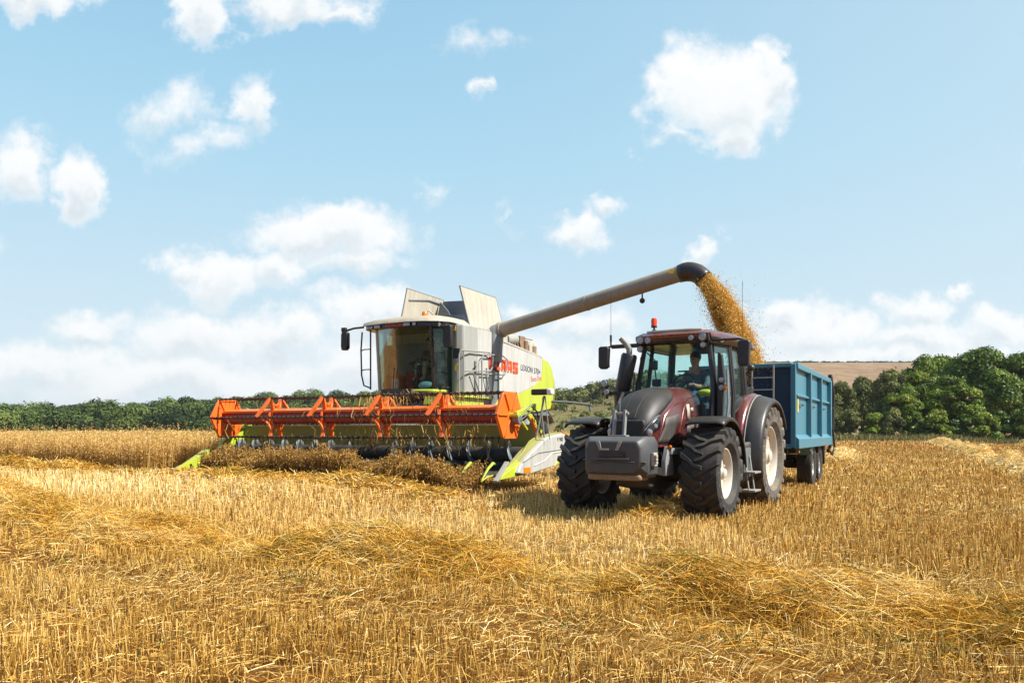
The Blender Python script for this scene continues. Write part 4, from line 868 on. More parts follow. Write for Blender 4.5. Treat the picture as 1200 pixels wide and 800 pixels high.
    MB().prism([(1.3, .28), (1.95, .43), (1.95, .62), (1.6, .5)], 'x', X+.1, X+.175).build('divider_tail', M['lime'], dv, bevel=.01)
    text('V 900', .13, M['textdark'], dv, Matrix.Translation((X+.163, 1.45, .84)) @ Matrix.Rotation(R(90), 4, 'Z') @ Matrix.Rotation(R(90), 4, 'X'))
    # left divider
    X = X0-.05
    d = MB(); d.prism([(-.35, .20), (.9, .30), (.9, 1.2), (.55, 1.15), (.1, .80)], 'x', X-.10, X+.02); dl = d.build('crop_divider', M['lime'], tb, bevel=.02)
    d = MB(); vs = [(X-.04, -1.55, .04), (X-.22, -.3, .06), (X+.14, -.3, .06), (X+.12, -.4, .62), (X-.16, -.4, .60)]
    d.add(vs, [(0, 2, 3), (0, 3, 4), (0, 4, 1), (0, 1, 2), (1, 4, 3, 2)]); d.build('divider_nose', M['lime'], dl, bevel=.01)
    for k in range(4): MB().bar((X+.08-.0*k, -.55-.2*k, .10), (X+.05, -.58-.2*k, .38-.07*k), .02, .05).build('nose_slot', M['black'], dl)
    MB().bar((X-.10, -1.56, .06), (X-.13, -.5, .42), .035, .03).build('torpedo', M['palegrey'], dl)
    MB().bar((X+.0, .2, 1.0), (X+.3, .95, 1.5), .08, .1).build('reel_arm', M['lime'], tb)
    # lamp on a stalk
    xs = X1+.12
    l = MB(); l.tube([(xs-.1, .75, .9), (xs, .8, 1.4), (xs+.08, .82, 1.85)], .022, 8); l.tube([(xs+.02, .95, .9), (xs-.02, .9, 1.4), (xs+.05, .82, 1.82)], .018, 8); l.tube([(xs+.22, .8, .9), (xs+.14, .82, 1.5), (xs+.1, .82, 1.84)], .012, 6); ls = l.build('lamp_stalk', M['steel'], tb)
    MB().box((xs+.0, .80, 1.93), (.42, .15, .13)).build('lamp_head', M['black'], ls, bevel=.03)
    MB().box((xs+.24, .80, 1.93), (.13, .16, .14)).build('lamp_head', M['white'], ls, bevel=.03)
build_header(combine)

# ------------------------------------------------------------------ people (seated)
def person(loc, rz, label, shirt, trousers, yaw=0, reach=.42, hat=None):
    root = empty('person', loc, rz); tag(root, label, 'person')
    def skin(name, V, E, Rr, mat, rootv=0, lvl=1):
        me = bpy.data.meshes.new(name); me.from_pydata(V, E, []); me.materials.append(mat)
        o = bpy.data.objects.new(name, me); C.objects.link(o); o.parent = root
        m = o.modifiers.new('skin', 'SKIN'); m.use_smooth_shade = True
        for i, r in enumerate(Rr): me.skin_vertices[0].data[i].radius = (r, r) if not isinstance(r, tuple) else r
        me.skin_vertices[0].data[rootv].use_root = True
        s = o.modifiers.new('sub', 'SUBSURF'); s.levels = lvl; s.render_levels = lvl
        return o
    # origin at the seat surface, facing -y. body: pelvis, chest, neck, head, arms with hands, legs with feet
    V = [(0, 0, .10), (0, .03, .28), (0, .02, .48), (0, 0, .58), (0, -.02, .66), (0, -.02, .74), (0, -.015, .82)]
    Rr = [.13, .12, .13, .055, .075, .088, .06]; E = [(i, i+1) for i in range(6)]
    def chain(start, pts, rs):
        prev = start
        for p, r in zip(pts, rs): V.append(p); Rr.append(r); E.append((prev, len(V)-1)); prev = len(V)-1
        return prev
    for s in (-1, 1):
        wr = chain(2, [(s*.17, .02, .48), (s*.23, -.06, .26), (s*.20, -reach*.8, .24), (s*.17, -reach-.02, .27)], [.06, .045, .034, (.036, .02)])
        w = V[wr]
        for k, (dx, L) in enumerate(((-.027, .07), (-.009, .08), (.009, .075), (.027, .06))):
            chain(wr, [(w[0]+dx, w[1]-.045, w[2]+.012), (w[0]+dx, w[1]-.045-L*.5, w[2]+.0), (w[0]+dx*.9, w[1]-.05-L*.6, w[2]-.03)], [.009, .008, .007])
        chain(wr, [(w[0]-s*.035, w[1]-.02, w[2]+.01), (w[0]-s*.05, w[1]-.05, w[2]-.01)], [.010, .009])
        chain(0, [(s*.10, -.04, .08), (s*.13, -.42, .12), (s*.13, -.46, -.28), (s*.13, -.58, -.34)], [.085, .06, .045, .04])
    body = skin('body', V, E, Rr, M['skin'])
    V2 = [(0, 0, .12), (0, .03, .28), (0, .02, .47), (0, .01, .52)]; R2 = [.155, .15, .155, .075]; E2 = [(0, 1), (1, 2), (2, 3)]
    for s in (-1, 1):
        a = len(V2); V2 += [(s*.17, .02, .47), (s*.235, -.06, .27), (s*.225, -.14, .26)]; R2 += [.075, .06, .056]; E2 += [(2, a), (a, a+1), (a+1, a+2)]
    skin('shirt', V2, E2, R2, shirt)
    V3 = [(0, 0, .08)]; R3 = [.15]; E3 = []
    for s in (-1, 1):
        a = len(V3); V3 += [(s*.10, -.04, .08), (s*.13, -.42, .12), (s*.13, -.46, -.22)]; R3 += [.10, .075, .06]; E3 += [(0, a), (a, a+1), (a+1, a+2)]
    skin('trousers', V3, E3, R3, trousers)
    for s in (-1, 1): MB().box((s*.13, -.54, -.35), (.10, .27, .10)).build('boot', M['boot'], root, bevel=.03)
    h = MB(); h.ball((0, .0, .775), .098, 10, (.95, 1.08, 1.0)); h.build('hair', M['hair'], root)
    f = MB(); f.ball((0, -.035, .715), .082, 10, (.9, .98, 1.25)); f.add([(-.013, -.11, .70), (.013, -.11, .70), (0, -.135, .698), (0, -.112, .735)], [(0, 1, 2), (0, 2, 3), (1, 3, 2), (0, 3, 1)])
    for s in (-1, 1): f.ball((s*.078, -.02, .715), .02, 5, (.5, 1, 1.4))
    f.box((0, -.112, .668), (.04, .01, .008)); f.build('face', M['skin'], root)
    for s in (-1, 1): MB().ball((s*.03, -.108, .735), .011, 5).build('eye', M['blackgloss'], root)
    return root
def world_of(P, v): return Matrix.Translation(P.location) @ Matrix.Rotation(P.rotation_euler.z, 4, 'Z') @ Vector(v)
drv = person(world_of(tractor, (0.05, 1.96, 1.98)), -TR-R(8), 'person in a grey shirt sitting at the wheel inside the maroon tractor cab', M['shirtgrey'], M['jeans'])
drv.scale = (1.12, 1.12, 1.08)
person(world_of(combine, (.10, 3.34, 2.80)), -CA, 'person in a dark shirt and khaki trousers sitting inside the combine cab', M['shirtdark'], M['khaki'], reach=.40)
rg = MB(); rg.ball((.36, 1.58, 2.12), .12, 8, (1.3, .8, .55)); o = rg.build('rag', M['rag'], None)
o.location = tractor.location; o.rotation_euler = tractor.rotation_euler; tag(o, 'crumpled yellow cloth lying by the driver behind the tractor door', 'cloth')
# ------------------------------------------------------------------ ribbons (stalks, straw, leaves)
def ribbons(P, W, seed=0):
    """P (n,k,3) centre lines, W (n,k) widths -> verts, quads"""
    rs = np.random.RandomState(seed); n, k, _ = P.shape
    d = P[:, -1]-P[:, 0]; rnd = rs.randn(n, 3); side = np.cross(d, rnd); side /= np.linalg.norm(side, axis=1, keepdims=True)+1e-9
    A = P - side[:, None, :]*W[..., None]/2; B = P + side[:, None, :]*W[..., None]/2
    V = np.stack([A, B], 2).reshape(n*k*2, 3)
    base = (np.arange(n)*k*2)[:, None, None] + (np.arange(k-1)*2)[None, :, None]
    Q = (base + np.array([0, 1, 3, 2])[None, None, :]).reshape(-1, 4)
    return V, Q
def cat(parts):
    V, Q, Rn = [], [], []; o = 0
    for v, q, r in parts: V.append(v); Q.append(q+o); Rn.append(r); o += len(v)
    return np.concatenate(V), np.concatenate(Q), np.concatenate(Rn)
def c2l(x, y, o=(-3.95, 19.25), a=28.6):
    dx, dy = x-o[0], y-o[1]; ca, sa = math.cos(R(a)), math.sin(R(a)); return dx*ca-dy*sa, dx*sa+dy*ca
def l2c(u, v, o=(-3.95, 19.25), a=28.6):
    ca, sa = math.cos(R(a)), math.sin(R(a)); return o[0]+u*ca+v*sa, o[1]-u*sa+v*ca
def in_crop(x, y):
    u, v = c2l(x, y); edge = -1.5+.25*(fbm(u*.6, v*0)-.5)
    return ((v > edge) & (u < -4.75-.5*(v < .2))) | ((v > edge) & (v < -.62) & (u < 4.3) & (u > -3.4))
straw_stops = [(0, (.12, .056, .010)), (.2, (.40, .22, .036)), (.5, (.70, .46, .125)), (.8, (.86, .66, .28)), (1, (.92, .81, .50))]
LOW = (.16, (.90, .80, .60), (1.0, 1.0, 1.0))
M['straw'] = attrmat('straw', straw_stops, .75, .12, low=LOW)
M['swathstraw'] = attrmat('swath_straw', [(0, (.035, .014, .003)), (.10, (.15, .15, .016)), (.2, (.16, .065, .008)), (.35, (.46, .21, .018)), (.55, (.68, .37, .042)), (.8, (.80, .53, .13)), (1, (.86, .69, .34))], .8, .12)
M['oats'] = attrmat('ripe_oats', [(0, (.14, .075, .016)), (.3, (.42, .24, .045)), (.65, (.72, .47, .15)), (1, (.84, .64, .31))], .7, .3)
M['oats_shade'] = attrmat('shaded_oats', [(0, (.05, .025, .008)), (.35, (.20, .10, .022)), (.7, (.46, .26, .06)), (1, (.72, .48, .17))], .7, .2)  # brown oats, darkened to paint in the shade of the reel
# tracks and pale flattened strips, following the swath direction
SW = np.array([(-12, 13.2), (-7.2, 11.2), (-4.4, 9.7), (-2.6, 8.75), (-1.33, 8.45), (0.1, 7.5), (1.1, 6.9), (2.0, 6.2), (2.7, 5.75), (3.6, 5.0), (6, 3.6)])
def dist_line(x, y, L):
    best = np.full(np.shape(x), 1e9); sd = np.zeros(np.shape(x))
    for i in range(len(L)-1):
        a, b = L[i], L[i+1]; d = b-a; t = np.clip(((x-a[0])*d[0]+(y-a[1])*d[1])/(d@d), 0, 1)
        dx, dy = x-(a[0]+t*d[0]), y-(a[1]+t*d[1]); q = np.hypot(dx, dy)
        s = np.sign(d[0]*dy-d[1]*dx); sd = np.where(q < best, s, sd); best = np.minimum(best, q)
    return best*sd     # positive = beyond the line
def flatness(x, y):
    d = dist_line(x, y, SW) + .35*(fbm(x*.5, y*.5, N2)-.5)
    f = np.exp(-((d+1.55)/.30)**2)+.9*np.exp(-((d-1.9)/.25)**2)*(x > 0)
    return np.clip(f*(.5+.9*fbm(x*.9, y*.9, N3)), 0, 1)
def stubble(y0, y1, dens, h, w, seed, k=1.0, xlim=None):
    rs = np.random.RandomState(seed); A = .5*1.42*(y1*y1-y0*y0); n = int(A*dens)
    y = np.sqrt(rs.rand(n)*(y1*y1-y0*y0)+y0*y0); x = (rs.rand(n)-.5)*1.42*y
    # drill rows
    u = x*math.cos(R(28))-y*math.sin(R(28)); row = .13; 
    v = x*math.sin(R(28))+y*math.cos(R(28)); u2 = np.round(u/row)*row + rs.randn(n)*.022; u = np.where(rs.rand(n) < .75, u2, u)
    x = u*math.cos(R(28))+v*math.sin(R(28)); y = -u*math.sin(R(28))+v*math.cos(R(28))
    keep = ~in_crop(x, y) & (fbm(x*1.3, y*1.3, N3) + .6*fbm(x*5, y*5, N2) > (.45*rs.rand(n)+.36)*np.clip(1.35-y/18, .25, 1)); x, y = x[keep], y[keep]; n = len(x)
    F = flatness(x, y); hh = h*(.45+.8*rs.rand(n))*(.65+.8*fbm(x*.7, y*.7, N2))
    th = rs.rand(n)*2*np.pi; lean = np.abs(rs.randn(n))*.25 + F*(.7+.5*rs.rand(n)); lean = np.where(rs.rand(n) < .14, lean+.9, lean)
    bias = R(-35)+rs.randn(n)*.6; th = np.where(F > .35, bias, th)
    dx, dy = np.cos(th)*np.sin(lean), np.sin(th)*np.sin(lean); dz = np.cos(lean)
    base = np.stack([x, y, gz(x, y)-.01], 1); tip = base+np.stack([dx, dy, np.maximum(dz, .06)], 1)*hh[:, None]
    P = np.stack([base, tip], 1); W = np.stack([np.full(n, w)*(.7+.6*rs.rand(n)), np.full(n, w*.9)], 1)
    V, Q = ribbons(P, W, seed+1)
    c = np.clip(.54+.24*rs.randn(n) + .30*F + .22*(fbm(x*.35, y*.35, N1)-.5) - .07*sstep(1.5, 5, x)*(.5+fbm(x*.4, y*.4, N2)) - .13*sstep(0, -1.2, dist_line(x, y, SW)) + .20*sstep(.4, 2.5, dist_line(x, y, SW))*(x < 3) , 0, 1)
    r = np.repeat(c, 4).reshape(n, 2, 2); r[:, 0, :] -= .30 if y0 < 10 else .10   # browner stalk base, darkened further to paint in shade between stalks
    return V, Q, np.clip(r.reshape(-1), 0, 1)
parts = [stubble(4.2, 7.5, 950, .155, .0048, 1), stubble(7.5, 13, 620, .15, .0068, 2), stubble(13, 24, 210, .15, .011, 3), stubble(24, 55, 62, .14, .026, 4), stubble(55, 130, 9, .14, .06, 5)]
# loose chopped straw lying everywhere between the stalks
def litter(y0, y1, dens, L, w, seed):
    rs = np.random.RandomState(seed); n = int(.5*1.42*(y1*y1-y0*y0)*dens)
    y = np.sqrt(rs.rand(n)*(y1*y1-y0*y0)+y0*y0); x = (rs.rand(n)-.5)*1.42*y; k = ~in_crop(x, y); x, y = x[k], y[k]; n = len(x)
    th = rs.rand(n)*2*np.pi; l = L*(.3+rs.rand(n)); z = gz(x, y)+.015+.05*rs.rand(n)**2; dz = rs.randn(n)*.12*l
    a = np.stack([x, y, z], 1); b = a+np.stack([np.cos(th)*l, np.sin(th)*l, dz], 1); b[:, 2] = np.maximum(b[:, 2], gz(b[:, 0], b[:, 1])+.01); m = (a+b)/2; m[:, 2] += .03*rs.rand(n)
    V, Q = ribbons(np.stack([a, m, b], 1), np.full((n, 3), w), seed+1)
    return V, Q, np.repeat(np.clip(.55+.22*rs.randn(n), 0, 1), 6)
parts += [litter(4.2, 8, 40, .34, .0048, 24), litter(8, 14, 16, .34, .006, 25), litter(4.2, 8, 300, .16, .005, 21), litter(8, 16, 120, .18, .008, 22), litter(16, 40, 16, .25, .02, 23)]
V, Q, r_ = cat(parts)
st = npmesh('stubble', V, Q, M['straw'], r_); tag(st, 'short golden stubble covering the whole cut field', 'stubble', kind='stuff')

# ------------------------------------------------------------------ straw swaths
def swath(name, L, width, height, dens, slen, w, seed, label, green=.0, pale=0.0, lumps=1.0, mound=True, prof=None):
    rs = np.random.RandomState(seed); L = np.array(L, float); seg = np.diff(L, axis=0); sl = np.hypot(seg[:, 0], seg[:, 1]); tot = sl.sum(); cs = np.concatenate([[0], np.cumsum(sl)])
    def at(s, o):
        i = np.clip(np.searchsorted(cs, s, side='right')-1, 0, len(sl)-1); t = (s-cs[i])/sl[i]
        p = L[i]+seg[i]*t[:, None]; nrm = np.stack([-seg[i, 1], seg[i, 0]], 1)/sl[i][:, None]
        return p[:, 0]+nrm[:, 0]*o, p[:, 1]+nrm[:, 1]*o, np.arctan2(seg[i, 1], seg[i, 0])
    def H(s, o):
        ww = width*(.75+.5*fbm(s*.45, s*0+seed, N1))*(.6+.45*pf(s)); hh = pf(s)*height*(.35+lumps*1.1*fbm(s*.8+5, s*0+seed, N2))
        hh = hh*(.35+1.3*fbm(s*2.6, o*2.6+seed, N3)); o2 = o + .35*width*(fbm(s*.5+9, s*0+seed*3, N3)-.5)
        return hh*np.clip(1-(o2/(ww*.62))**2, 0, 1)**.8*(1 if prof else .35+1.0*sstep(.32, .62, fbm(s*.33+2, s*0+seed*1.7, N2)))
    pf = (lambda s: np.interp(s, *prof)) if prof else (lambda s: 1.0+0*s)
    n = int(tot*width*dens); s = rs.rand(n)*tot; s = s[rs.rand(n) < np.clip(.15+.85*pf(s), 0, 1)]; n = len(s); o = np.clip(rs.randn(n)*.33, -1, 1)*width*(.6+.45*pf(s))
    x, y, ang = at(s, o); h = H(s, o); z = gz(x, y)+h*(.50+.70*rs.rand(n)**.8)+.01
    th = np.where(rs.rand(n) < .6, ang+rs.randn(n)*.55, rs.rand(n)*2*np.pi); th = np.where(rs.rand(n) < .5, th+np.pi, th)
    l = slen*(.35+.9*rs.rand(n)); pitch = rs.randn(n)*.36+.12+(rs.rand(n) < .05)*.6
    dx, dy, dz = np.cos(th)*np.cos(pitch)*l/2, np.sin(th)*np.cos(pitch)*l/2, np.sin(pitch)*l/2
    c = np.stack([x, y, z], 1); D = np.stack([dx, dy, dz], 1); bend = (rs.randn(n, 3)*.15*l[:, None]); bend[:, 2] = np.abs(bend[:, 2])*.5
    P = np.stack([c-D, c-D*.33+bend, c+D*.33+bend, c+D], 1); P[..., 2] = np.maximum(P[..., 2], gz(P[..., 0], P[..., 1])+.01)
    ww = w*(.6+.8*rs.rand(n)); V, Q = ribbons(P, np.repeat(ww[:, None], 4, 1), seed)
    g = fbm(s*.9+3, o*1.5, N1); col = np.clip(.56+.2*rs.randn(n)+pale+.75*(fbm(x*2.6, y*2.6, N2)-.5), .13, 1); col = np.where(rs.rand(n) < green*np.clip((g-.35)*3, 0, 1), .10+.02*rs.randn(n), col)
    ps = [(V, Q, np.repeat(col, 8))]
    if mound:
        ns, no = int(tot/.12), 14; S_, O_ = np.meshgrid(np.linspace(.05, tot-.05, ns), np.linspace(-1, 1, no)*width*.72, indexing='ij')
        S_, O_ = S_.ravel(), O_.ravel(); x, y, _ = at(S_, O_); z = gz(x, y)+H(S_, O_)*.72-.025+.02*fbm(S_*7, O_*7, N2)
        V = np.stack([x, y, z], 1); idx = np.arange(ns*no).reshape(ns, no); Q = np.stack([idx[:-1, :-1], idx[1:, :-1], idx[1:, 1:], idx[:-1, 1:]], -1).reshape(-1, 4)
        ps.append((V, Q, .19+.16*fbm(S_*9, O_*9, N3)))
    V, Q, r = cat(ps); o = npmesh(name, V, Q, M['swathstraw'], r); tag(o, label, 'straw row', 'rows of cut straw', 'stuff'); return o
swath('straw_swath', SW, 1.15, .30, 4800, .36, .0042, 31, 'tangled row of cut straw across the foreground, in front of both machines', .16, .10, .9, prof=([0, 8.6, 9.6, 10.2, 11.3, 12.5, 13.3, 14.2, 15.1, 16.2, 16.8, 18.5], [1.05, .95, .22, .22, 1.0, 1.05, .22, .25, 1.2, 1.25, .75, 1.3]))
l_, r2 = l2c(-24, -2.6), l2c(4.6, -2.5)
swath('straw_swath', [l2c(-26, -2.3), l2c(-14, -2.45), l2c(-4, -2.5), l2c(1, -2.3), l2c(4.3, -2.2)], 1.1, .17, 900, .42, .011, 32, 'row of cut straw along the foot of the standing oats and the harvester reel', .18, .02)
swath('straw_swath', [(13.5, 19.5), (17.5, 27), (21.5, 35), (28, 48), (36, 66), (41, 78)], 1.0, .30, 520, .4, .02, 33, 'long pale row of straw running away to the hedge on the right', .0, .42)
swath('straw_swath', [(14.5, 36), (17, 41), (19, 46)], 1.0, .10, 200, .45, .022, 34, 'short pale row of straw just behind the blue trailer', .0, .40)
swath('straw_swath', [(33, 44), (39, 54), (48, 72), (56, 88)], 1.0, .30, 360, .5, .03, 35, 'farthest row of straw at the right edge of the field', .0, .36)
swath('straw_swath', [(1.75, 12.9), (2.1, 12.75), (2.5, 12.7)], .5, .26, 1500, .34, .008, 36, 'small pile of straw lying under the front of the tractor', .0, .0)
# low green weeds among the stubble
def weeds():
    rs = np.random.RandomState(77); spots = [(rs.uniform(-.6, .6)*y, y) for y in rs.uniform(4.6, 16, 26)]+[(5.4, 9.6), (4.9, 9.9), (5.6, 9.3), (2.6, 4.9), (1.4, 5.2), (-5.2, 15.5), (-1.6, 12.7)]
    ps = []
    for x, y in spots:
        n = rs.randint(8, 34); a = np.stack([x+rs.randn(n)*.10, y+rs.randn(n)*.10, np.zeros(n)], 1); a[:, 2] = gz(a[:, 0], a[:, 1])+.03+.07*rs.rand(n)
        th = rs.rand(n)*6.28; l = .018+.028*rs.rand(n); b = a+np.stack([np.cos(th)*l, np.sin(th)*l, l*.5], 1); W = np.stack([np.full(n, .006), np.full(n, .015), np.full(n, .004)], 1)
        V, Q = ribbons(np.stack([a, (a+b)/2+[0, 0, .008], b], 1), W, rs.randint(999)); ps.append((V, Q, np.repeat(rs.rand(n), 6)))
    V, Q, r = cat(ps); M['weed'] = attrmat('weed_leaf', [(0, (.03, .07, .012)), (.6, (.06, .13, .02)), (1, (.14, .2, .04))], .6, .3)
    tag(npmesh('weeds', V, Q, M['weed'], r), 'small green weeds scattered through the stubble', 'weeds', kind='stuff')
weeds()

# ------------------------------------------------------------------ standing oats
def oats(x, y, h, w, hs, seed, heads=7, dark=0):
    rs = np.random.RandomState(seed); n = len(x); hh = h*(.70+.36*rs.rand(n))*(.88+.24*fbm(x*.8, y*.8, N3)); z = gz(x, y); th = rs.rand(n)*6.28; b = .13*hh*rs.rand(n)
    p0 = np.stack([x, y, z], 1); p1 = p0+np.stack([np.cos(th)*b*.25, np.sin(th)*b*.25, hh*.5], 1); p2 = p0+np.stack([np.cos(th)*b, np.sin(th)*b, hh*.97], 1)
    c = np.clip(.55+.2*rs.randn(n)-dark, 0, 1); V, Q = ribbons(np.stack([p0, p1, p2], 1), np.full((n, 3), w), seed)
    r = np.repeat(c, 6).reshape(n, 3, 2); r[:, 0] -= .12; ps = [(V, Q, np.clip(r.ravel(), 0, 1))]
    m = n*heads; i = np.repeat(np.arange(n), heads); t = .55+.50*rs.rand(m); a = p0[i]*(1-t)[:, None]+p2[i]*t[:, None]; a = a+rs.randn(m, 3)*[.03, .03, .012]*(hs/.03)
    d = rs.randn(m, 3)*[1, 1, .5]-[0, 0, .8]; d /= np.linalg.norm(d, axis=1, keepdims=True); e = a+d*hs*(.7+.6*rs.rand(m))[:, None]
    V, Q = ribbons(np.stack([a, (a+e)/2, e], 1), np.stack([np.full(m, hs*.12), np.full(m, hs*.42), np.full(m, hs*.08)], 1), seed+5)
    ps.append((V, Q, np.repeat(np.clip(.68+.16*rs.randn(m)-dark, 0, 1), 6)))
    k = rs.rand(n) < .8; q = p0[k]; nk = len(q); t = .2+.5*rs.rand(nk); a = q+(p2[k]-q)*t[:, None]; th2 = rs.rand(nk)*6.28; l = .10+.15*rs.rand(nk)
    e = a+np.stack([np.cos(th2)*l, np.sin(th2)*l, -.03-.08*rs.rand(nk)], 1); md = (a+e)/2+[0, 0, .05]
    V, Q = ribbons(np.stack([a, md, e], 1), np.full((nk, 3), w*1.6), seed+9); ps.append((V, Q, np.repeat(np.clip(.3+.15*rs.randn(nk), 0, 1), 6)))
    return cat(ps)
rs = np.random.RandomState(5); ps = []
def reg(u0, u1, v0, v1, n):
    u = rs.uniform(u0, u1, n); v = rs.uniform(v0, v1, n); return l2c(u, v)
x, y = reg(-24, -4.5, -1.55, 1.0, 15000); k = in_crop(x, y); ps.append(oats(x[k], y[k], .98, .008, .045, 41, 12))
x, y = reg(-34, -4.6, 1.0, 7, 13000); ps.append(oats(x, y, 1.02, .010, .06, 42, 9))
x, y = reg(-50, -4.6, 7, 26, 12000); k = rs.rand(len(x)) < .9; ps.append(oats(x[k], y[k], 1.06, .016, .09, 43, 7))
x, y = reg(-75, -5.5, 26, 70, 9000); ps.append(oats(x, y, 1.02, .045, .14, 46, 5))
x, y = reg(-20, -5, -1.2, 4, 420); ps.append(oats(x, y, 1.26, .008, .05, 44, 16, .1))
V, Q, r = cat(ps); tag(npmesh('standing_oats', V, Q, M['oats'], r), 'ripe uncut oats standing to the left of the harvester header', 'oat crop', kind='stuff')
x, y = reg(-3.4, 4.2, -1.5, -.62, 4600); k = (fbm(x*2.2, y*2.2, N2) > .34); x, y = x[k], y[k]
hh = .20+.85*fbm(x*1.7, y*1.7, N1)**1.3; V, Q, r = oats(x, y, hh, .009, .05, 45, 9, .05)
tag(npmesh('standing_oats', V, Q, M['oats_shade'], r), 'low brown tangle of oats and weeds in front of the cutter bar', 'oat crop', kind='stuff')
# stalks and leaves caught on the reel
rs = np.random.RandomState(9); n = 520; t = rs.choice([.25, 1.35, 3.2], n, p=[.2, .5, .3]); u = np.where(t == .25, rs.uniform(-4, 4.3, n), t-.2+rs.randn(n)*.45); aa = rs.rand(n)*6.28
v = .56*np.cos(aa); zz = .35+1.41+.56*np.sin(aa)+rs.randn(n)*.05; x, y = l2c(u, v); a = np.stack([x, y, zz], 1); l = .10+.22*rs.rand(n)
e = a+rs.randn(n, 3)*[.08, .05, .05]-np.stack([l*0, l*0, l], 1); V, Q = ribbons(np.stack([a, (a+e)/2+rs.randn(n, 3)*.03, e], 1), np.full((n, 3), .014), 8)
tag(npmesh('caught_straw', V, Q, M['oats'], np.repeat(np.clip(.35+.25*rs.randn(n), 0, 1), 6)), 'wisps of straw hanging from the orange reel', 'straw', kind='stuff')

# ------------------------------------------------------------------ falling grain
cm = Matrix.Translation(combine.location) @ Matrix.Rotation(combine.rotation_euler.z, 4, 'Z')
p0 = np.array(cm @ SPOUT[0]); a0 = np.array((cm.to_3x3() @ SPOUT[1]))
rs = np.random.RandomState(3); n = 190000; t = rs.rand(n)**.9*.50
v0 = a0*4.5; c = p0+v0[None]*t[:, None]+np.stack([0*t, 0*t, -4.9*t*t], 1)
th = rs.rand(n)*6.28; rad = np.sqrt(rs.rand(n))*(.195+.20*np.clip(t/.25, 0, 1)*(.7+.6*fbm(t*14, t*0, N3)))*(1+.25*np.abs(rs.randn(n))**2*(rs.rand(n) < .25)); 
s1 = np.cross(a0, [0, 0, 1.]); s1 /= np.linalg.norm(s1); s2 = np.cross(a0, s1)
off = s1[None]*(np.cos(th)*rad)[:, None]+s2[None]*(np.sin(th)*rad*.85)[:, None]; strand = fbm(th*1.4, t*9, N1)+.6*fbm(th*3.3+9, t*22, N2)
keep = (strand > .52+.45*(t-.2)) | (rs.rand(n) < .04); c = (c+off*(1+.5*(strand-.8))[:, None]+rs.randn(n, 3)*.016*(1+t[:, None]*4))[keep]
n = len(c); d = rs.randn(n, 3); d /= np.linalg.norm(d, axis=1, keepdims=True); ln = .007+.008*rs.rand(n)
V, Q = ribbons(np.stack([c-d*ln[:, None], c, c+d*ln[:, None]], 1), np.stack([ln*.5, ln*1.3, ln*.5], 1), 2)
M['grainfall'] = attrmat('falling_grain', [(0, (.22, .10, .014)), (.4, (.66, .38, .06)), (1, (.92, .66, .22))], .6, .2)
tag(npmesh('falling_grain', V, Q, M['grainfall'], np.repeat(np.clip(.5+.25*rs.randn(n), 0, 1), 6)), 'stream of golden grain pouring from the black spout into the blue trailer', 'grain', kind='stuff')

# ------------------------------------------------------------------ ground
rad = np.concatenate([[.3], np.geomspace(1.0, 30, 150), np.geomspace(31, 2500, 90)]); angs = np.linspace(0, 2*np.pi, 361)
RR, AA = np.meshgrid(rad, angs[:-1], indexing='ij'); X = RR*np.cos(AA); Y = RR*np.sin(AA)
Z = gz(X, Y) - .012 + .03*(fbm(X*1.2, Y*1.2, N2)-.5)*np.exp(-RR/60)
nr, na = RR.shape; idx = np.arange(nr*na).reshape(nr, na); Q = np.stack([idx[:-1], idx[1:], np.roll(idx[1:], -1, 1), np.roll(idx[:-1], -1, 1)], -1).reshape(-1, 4)
def groundmat():
    m, nt, b = newmat('stubble_ground'); tc = nt.nodes.new('ShaderNodeTexCoord'); v = tc.outputs['Object']
    fine = noise(nt, 26, 8, .8, v); mid = noise(nt, 2.2, 6, .7, v); low = noise(nt, .12, 4, .6, v)
    mp = nt.nodes.new('ShaderNodeMapping'); nt.links.new(v, mp.inputs[0]); mp.inputs['Rotation'].default_value = (0, 0, R(28)); mp.inputs['Scale'].default_value = (7.5, .35, 1)
    rows = noise(nt, 1.0, 3, .6, mp.outputs[0])
    mp2 = nt.nodes.new('ShaderNodeMapping'); nt.links.new(v, mp2.inputs[0]); mp2.inputs['Rotation'].default_value = (0, 0, R(62)); mp2.inputs['Scale'].default_value = (.02, .30, 1)
    band = noise(nt, 1.0, 4, .6, mp2.outputs[0])
    c1 = ramp(nt, fine, [(.32, (.045, .020, .005)), (.52, (.30, .15, .030)), (.70, (.68, .43, .14))])
    c2 = ramp(nt, mid, [(.3, (.62, .52, .42)), (.7, (1.15, 1.1, 1.0))]); c3 = ramp(nt, low, [(.35, (.85, .72, .55)), (.65, (1.15, 1.1, 1.05))])
    c4 = ramp(nt, rows, [(.35, (.78, .76, .72)), (.6, (1.1, 1.1, 1.1))]); c5 = ramp(nt, band, [(.38, (.80, .66, .46)), (.5, (1, 1, 1)), (.66, (1.25, 1.22, 1.15))])
    c = mixc(nt, 1, c1, c2, 'MULTIPLY'); c = mixc(nt, 1, c, c3, 'MULTIPLY'); c = mixc(nt, 1, c, c4, 'MULTIPLY'); c = mixc(nt, 1, c, c5, 'MULTIPLY')
    nt.links.new(c, b.inputs['Base Color']); b.inputs['Roughness'].default_value = .9; b.inputs['Specular IOR Level'].default_value = .1
    bump(nt, b, fine, .8, .04); return m
gr = npmesh('field', np.stack([X.ravel(), Y.ravel(), Z.ravel()], 1), Q, groundmat()); gr['kind'] = 'structure'
gr.data.polygons.foreach_set('use_smooth', [True]*len(gr.data.polygons))

